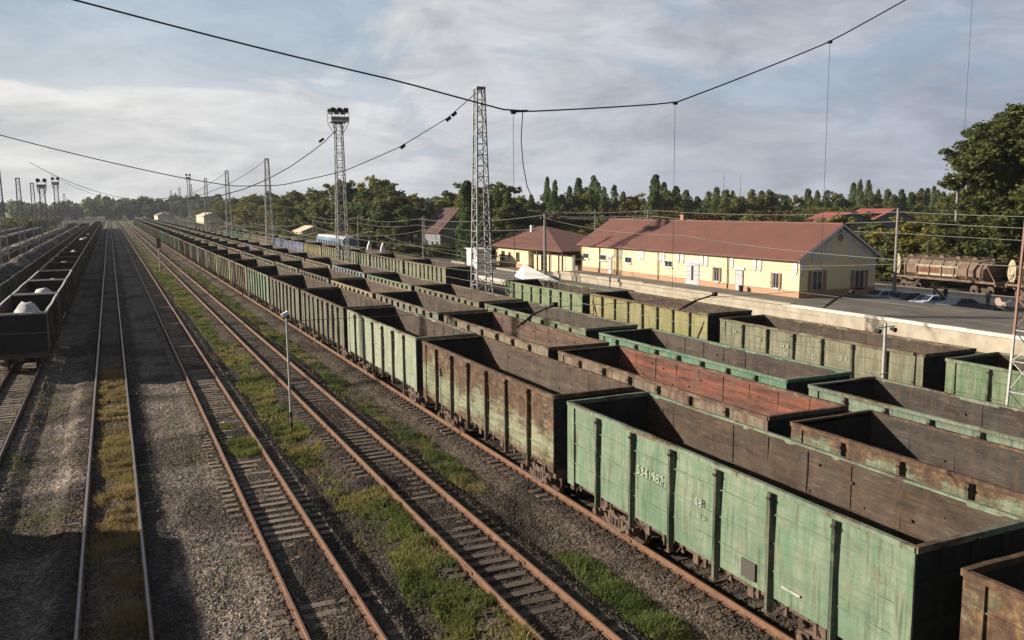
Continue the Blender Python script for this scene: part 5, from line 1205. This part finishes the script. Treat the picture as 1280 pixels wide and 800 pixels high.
for k in range(13):
    a = 92+random.uniform(-1,5); s = 40+k*5.2; tree('bush', k % 2, a, s, random.uniform(5.5,8.5)+(2.5 if k < 6 else 0), 9.5, 'bush in the hedge behind the hopper wagons, %s from the right' % ordw(k), 'bush', 'hedge behind the hopper wagons')
for k in range(8):
    tree('round', k % 3, 100+k*3, 84+k*9, random.uniform(7.5,9.5), 10, 'rounded green tree beside the large tree, %s going back' % ordw(k), 'tree', 'rounded trees left of the large tree')
for k, (a, s, h) in enumerate(((66,146,7),(58,164,3.6),(58,172,4.2),(68,139,7))): tree('bush', k % 2, a, s, h, 8, 'small bush between the grey house and the white booth, %s from the right' % ordw(k), 'bush', 'bushes by the grey house')
for k in range(18):
    tree('bush', k % 2, -33-random.uniform(0,7), 140+k*24, random.uniform(8,10.5), 16, 'dark bush behind the covered hoppers at the left edge, %s from the camera' % ordw(k), 'bush', 'bushes behind the left hoppers')
# far-off wood closing the view: one mass
rg = np.random.default_rng(77); lob = []
for k in range(420):
    a = rg.uniform(-900, 420); s = 900 + rg.uniform(-40, 160) - abs(a)*.12; h = rg.uniform(16, 21) + 2*math.sin(a/60.); lob.append((a, s, h*.55, rg.uniform(12,24), rg.uniform(10,18), h*.5))
for k in range(160):
    a = rg.uniform(110, 900); s = 560-a*.25+rg.uniform(-40,60); h = rg.uniform(12,16); lob.append((a, s, h*.5, rg.uniform(8,14), 8, h*.5))
p, f, col = crown(lob, 110000, 2.6, rg)
me = np_mesh('far_wood', p, f, [LEAFD]); ca = me.color_attributes.new('tone','FLOAT_COLOR','POINT'); ca.data.foreach_set('color', col.astype(np.float32).ravel())
tag(link('far_wood', me), 'dark band of far-off woodland closing the horizon at the end of the tracks', 'woodland', kind='stuff')

# ------------------------------------------------------------------ weeds and grass
def grass(name, label, cat, n, a0, a1, s0, s1, hmin, hmax, wid, m, dens, pw=1.6, lean=.5):
    a = RNG.uniform(a0, a1, n*4); s = s0+(s1-s0)*RNG.random(n*4)**pw
    keep = RNG.random(len(a)) < dens(a, s); a = a[keep][:n]; s = s[keep][:n]; n = len(a); z = gz(a, s)-.01
    far = 1+np.clip((s-30)/35, 0, 5); h = RNG.uniform(hmin, hmax, n)*(.25+1.35*vnoise(a, s, 21, .55)); w = wid*far*RNG.uniform(.6,1.4,n); ang = RNG.uniform(0,6.28,n)
    dx, dy = np.cos(ang), np.sin(ang); lx, ly = RNG.normal(0,lean,n)*h, RNG.normal(0,lean,n)*h
    base = np.stack([a, s, z], 1)
    v0 = base - np.stack([dx*w, dy*w, 0*w], 1); v1 = base + np.stack([dx*w, dy*w, 0*w], 1)
    mid_ = base + np.stack([lx*.4, ly*.4, h*.6], 1); v2 = mid_ + np.stack([dx*w*.8, dy*w*.8, 0*w], 1); v3 = base + np.stack([lx, ly, h], 1); v4 = mid_ - np.stack([dx*w*.8, dy*w*.8, 0*w], 1)
    v = np.stack([v0,v1,v2,v3,v4], 1).reshape(-1,3); i = np.arange(n)[:,None]*5
    f = np.concatenate([i+np.array([0,1,2]), i+np.array([0,2,4]), i+np.array([4,2,3])])
    me = np_mesh(name, v, f, [m]); t = np.clip(RNG.normal(.5,.25,n)+(vnoise(a,s,22,1.5)-.5)*.8, 0, 1); t2 = np.clip((vnoise(a,s,23,1.9)-.55)*3+RNG.random(n)**4, 0, 1)
    col = np.repeat(np.stack([t,t2,t*0,t*0+1],1),5,0); me.color_attributes.new('tone','FLOAT_COLOR','POINT').data.foreach_set('color', col.astype(np.float32).ravel())
    return tag(link(name, me), label, cat, kind='stuff')
GR = leaf_mat('weed_green', (.080,.11,.030), (.195,.235,.070), (.30,.26,.10)); DRY = leaf_mat('dry_grass', (.21,.15,.065), (.50,.355,.155), (.30,.28,.10))
def band(c0, hw, sd, thr, gain=5.0, sc=2.2):
    def d(a, s):
        c = c0 + (vnoise(a*0, s, sd, 9)-.5)*.7; x = np.abs(a-c)/(hw*(.6+.8*vnoise(a*0, s, sd+1, 5)))
        return np.clip(1.15-x*x, 0, 1)*np.clip((vnoise(a, s, sd+2, sc)*.45+vnoise(a, s, sd+3, .55)*.55-thr-.02)*gain, 0.05, 1)
    return d
def multi(*fs): return lambda a, s: np.clip(sum(f_(a, s) for f_ in fs), 0, 1)
def patch(pa, ps, ra, rs_): return lambda a, s: np.clip(1.15-((a-pa)/ra)**2-((s-ps)/rs_)**2, 0, 1)
grass('green_weeds', 'bright green weed strip between the second and third empty tracks', 'weeds', 80000, 5.4, 8.7, 13, 175, 0.04, .22, .016, GR,
      multi(lambda a,s: band(6.95,.75,31,.39)(a,s)*(s > 24), lambda a,s: band(7.55,.85,37,.30,7)(a,s)*(s < 29), patch(6.9,38.6,.9,1.0), patch(4.4,37.2,0,0) if False else (lambda a,s: a*0)))
grass('green_weeds', 'green weed strip between the third track and the front wagon row', 'weeds', 50000, 10.2, 12.6, 12, 160, .05, .24, .012, GR, multi(lambda a,s: band(11.4,.6,43,.41)(a,s)*((s>27)|(s<21.5)), patch(11.5,17.5,.6,3.2)))
grass('green_weeds', 'weeds growing across the middle of the second track', 'weeds', 5000, 3.6, 5.2, 33, 43, .05, .22, .012, GR, multi(patch(4.5,36.6,.75,1.6), patch(4.3,40.5,.35,.6)), 1)
grass('green_weeds', 'scattered low weeds on the walkway left of the dry-grass track', 'weeds', 7000, -6, -1.9, 20, 56, .03, .14, .010, GR, multi(patch(-2.55,31.5,.6,1.8), patch(-4.2,30.0,.9,2.2), lambda a,s: band(-3.9,1.2,53,.52)(a,s)*.5), 1)
grass('dry_grass', 'dry yellow-brown grass between the rails of the nearest left track', 'grass', 27000, -1.3, .24, 27, 58, .03, .20, .012, DRY, lambda a,s: np.clip((vnoise(a,s,61,.5)*.5+vnoise(a,s,62,1.6)*.5-.31)*4+(a+.4)*.5,0.02,1)*np.clip((a+1.25)*3,0,1), 1)
grass('dry_grass', 'sparse shaded grass between the rails at the bottom left', 'grass', 5000, -1.3, .24, 15, 28, .05, .2, .009, DRY, lambda a,s: np.clip((vnoise(a,s,63,1.3)-.45)*3,0,1), 1)
grass('dry_grass', 'mixed dry tufts scattered over the ballast and along the far weed verge', 'grass', 26000, -9, 29, 14, 200, .04, .16, .010, DRY, lambda a,s: np.clip((vnoise(a,s,71,2.0)-.62)*3,0,.5)*(np.abs(a-9)>.0) + .03, 1.4)
grass('green_weeds', 'small green sprigs scattered over the gravel and along the far verges', 'weeds', 26000, -7, 13, 14, 330, .03, .13, .011, GR, multi(lambda a,s: np.clip((vnoise(a,s,81,1.7)-.66)*3,0,.4), lambda a,s: np.clip(1-np.abs(a-6.8)/1.6,0,1)*(s>110)*.9), 1.8)
# scraps of litter
LIT = mat('white_litter', (.7,.7,.68), .8)
for k, (a, s, lab) in enumerate(((4.55,37.4,'crumpled white scrap lying between the rails of the second track'),(4.2,41.3,'small white scrap farther along between the rails of the second track'),(7.5,30.0,'white scrap among the weeds by the third track'),(8.2,21.6,'pale stone-like scrap between the rails of the third track'),(5.9,54,'tiny white scrap beside the second weed patch'),(12.7,13.8,'small white scrap by the rail of the front wagon row'))):
    q = MB(); rr = random.Random(k); pts = [(rr.uniform(-.12,.12), rr.uniform(-.1,.1), rr.uniform(0,.12)) for _ in range(7)]
    for i in range(5): q.face([pts[i], pts[i+1], pts[(i+2) % 7]])
    tag(part('litter_scrap', q, LIT, loc=(a, s, -.2)), lab, 'litter', 'white scraps of litter')
# radio masts on the skyline
for k, (x, y, s) in enumerate(((905,218,420),(926,216,420),(286,243,620),(160,246,900))):
    P = pix(x, y, s); r = empty('radio_mast', (P.x, s, 0), label='thin antenna mast on the skyline, %s' % ('left one of the pair beyond the poplars','right one of the pair beyond the poplars','beyond the dense trees','at the far end of the tracks')[k], cat='mast')
    q = MB(); q.tube([(0,0,0),(0,0,P.z)], [.4,.12], 6); part('shaft', q, MASTW, r); q = MB(); q.bar((-.8,0,P.z-2.5),(.8,0,P.z-2.5),.2); part('crossbar', q, MASTW, r)
# faint haze in the low evening air
hz = bpy.data.materials.new('haze_air'); hz.use_nodes = True; nt = hz.node_tree; nt.nodes.clear()
o_ = N(nt,'ShaderNodeOutputMaterial'); v_ = N(nt,'ShaderNodeVolumePrincipled'); v_.inputs['Color'].default_value = (.86,.90,.97,1); v_.inputs['Density'].default_value = 0.00011; v_.inputs['Anisotropy'].default_value = .2
nt.links.new(v_.outputs[0], o_.inputs['Volume'])
HAZE = True
if HAZE: q = MB(); q.box(-2600,2600,-500,4600,-2,42); tag(part('haze', q, hz), kind='stuff')
bpy.context.view_layer.update()
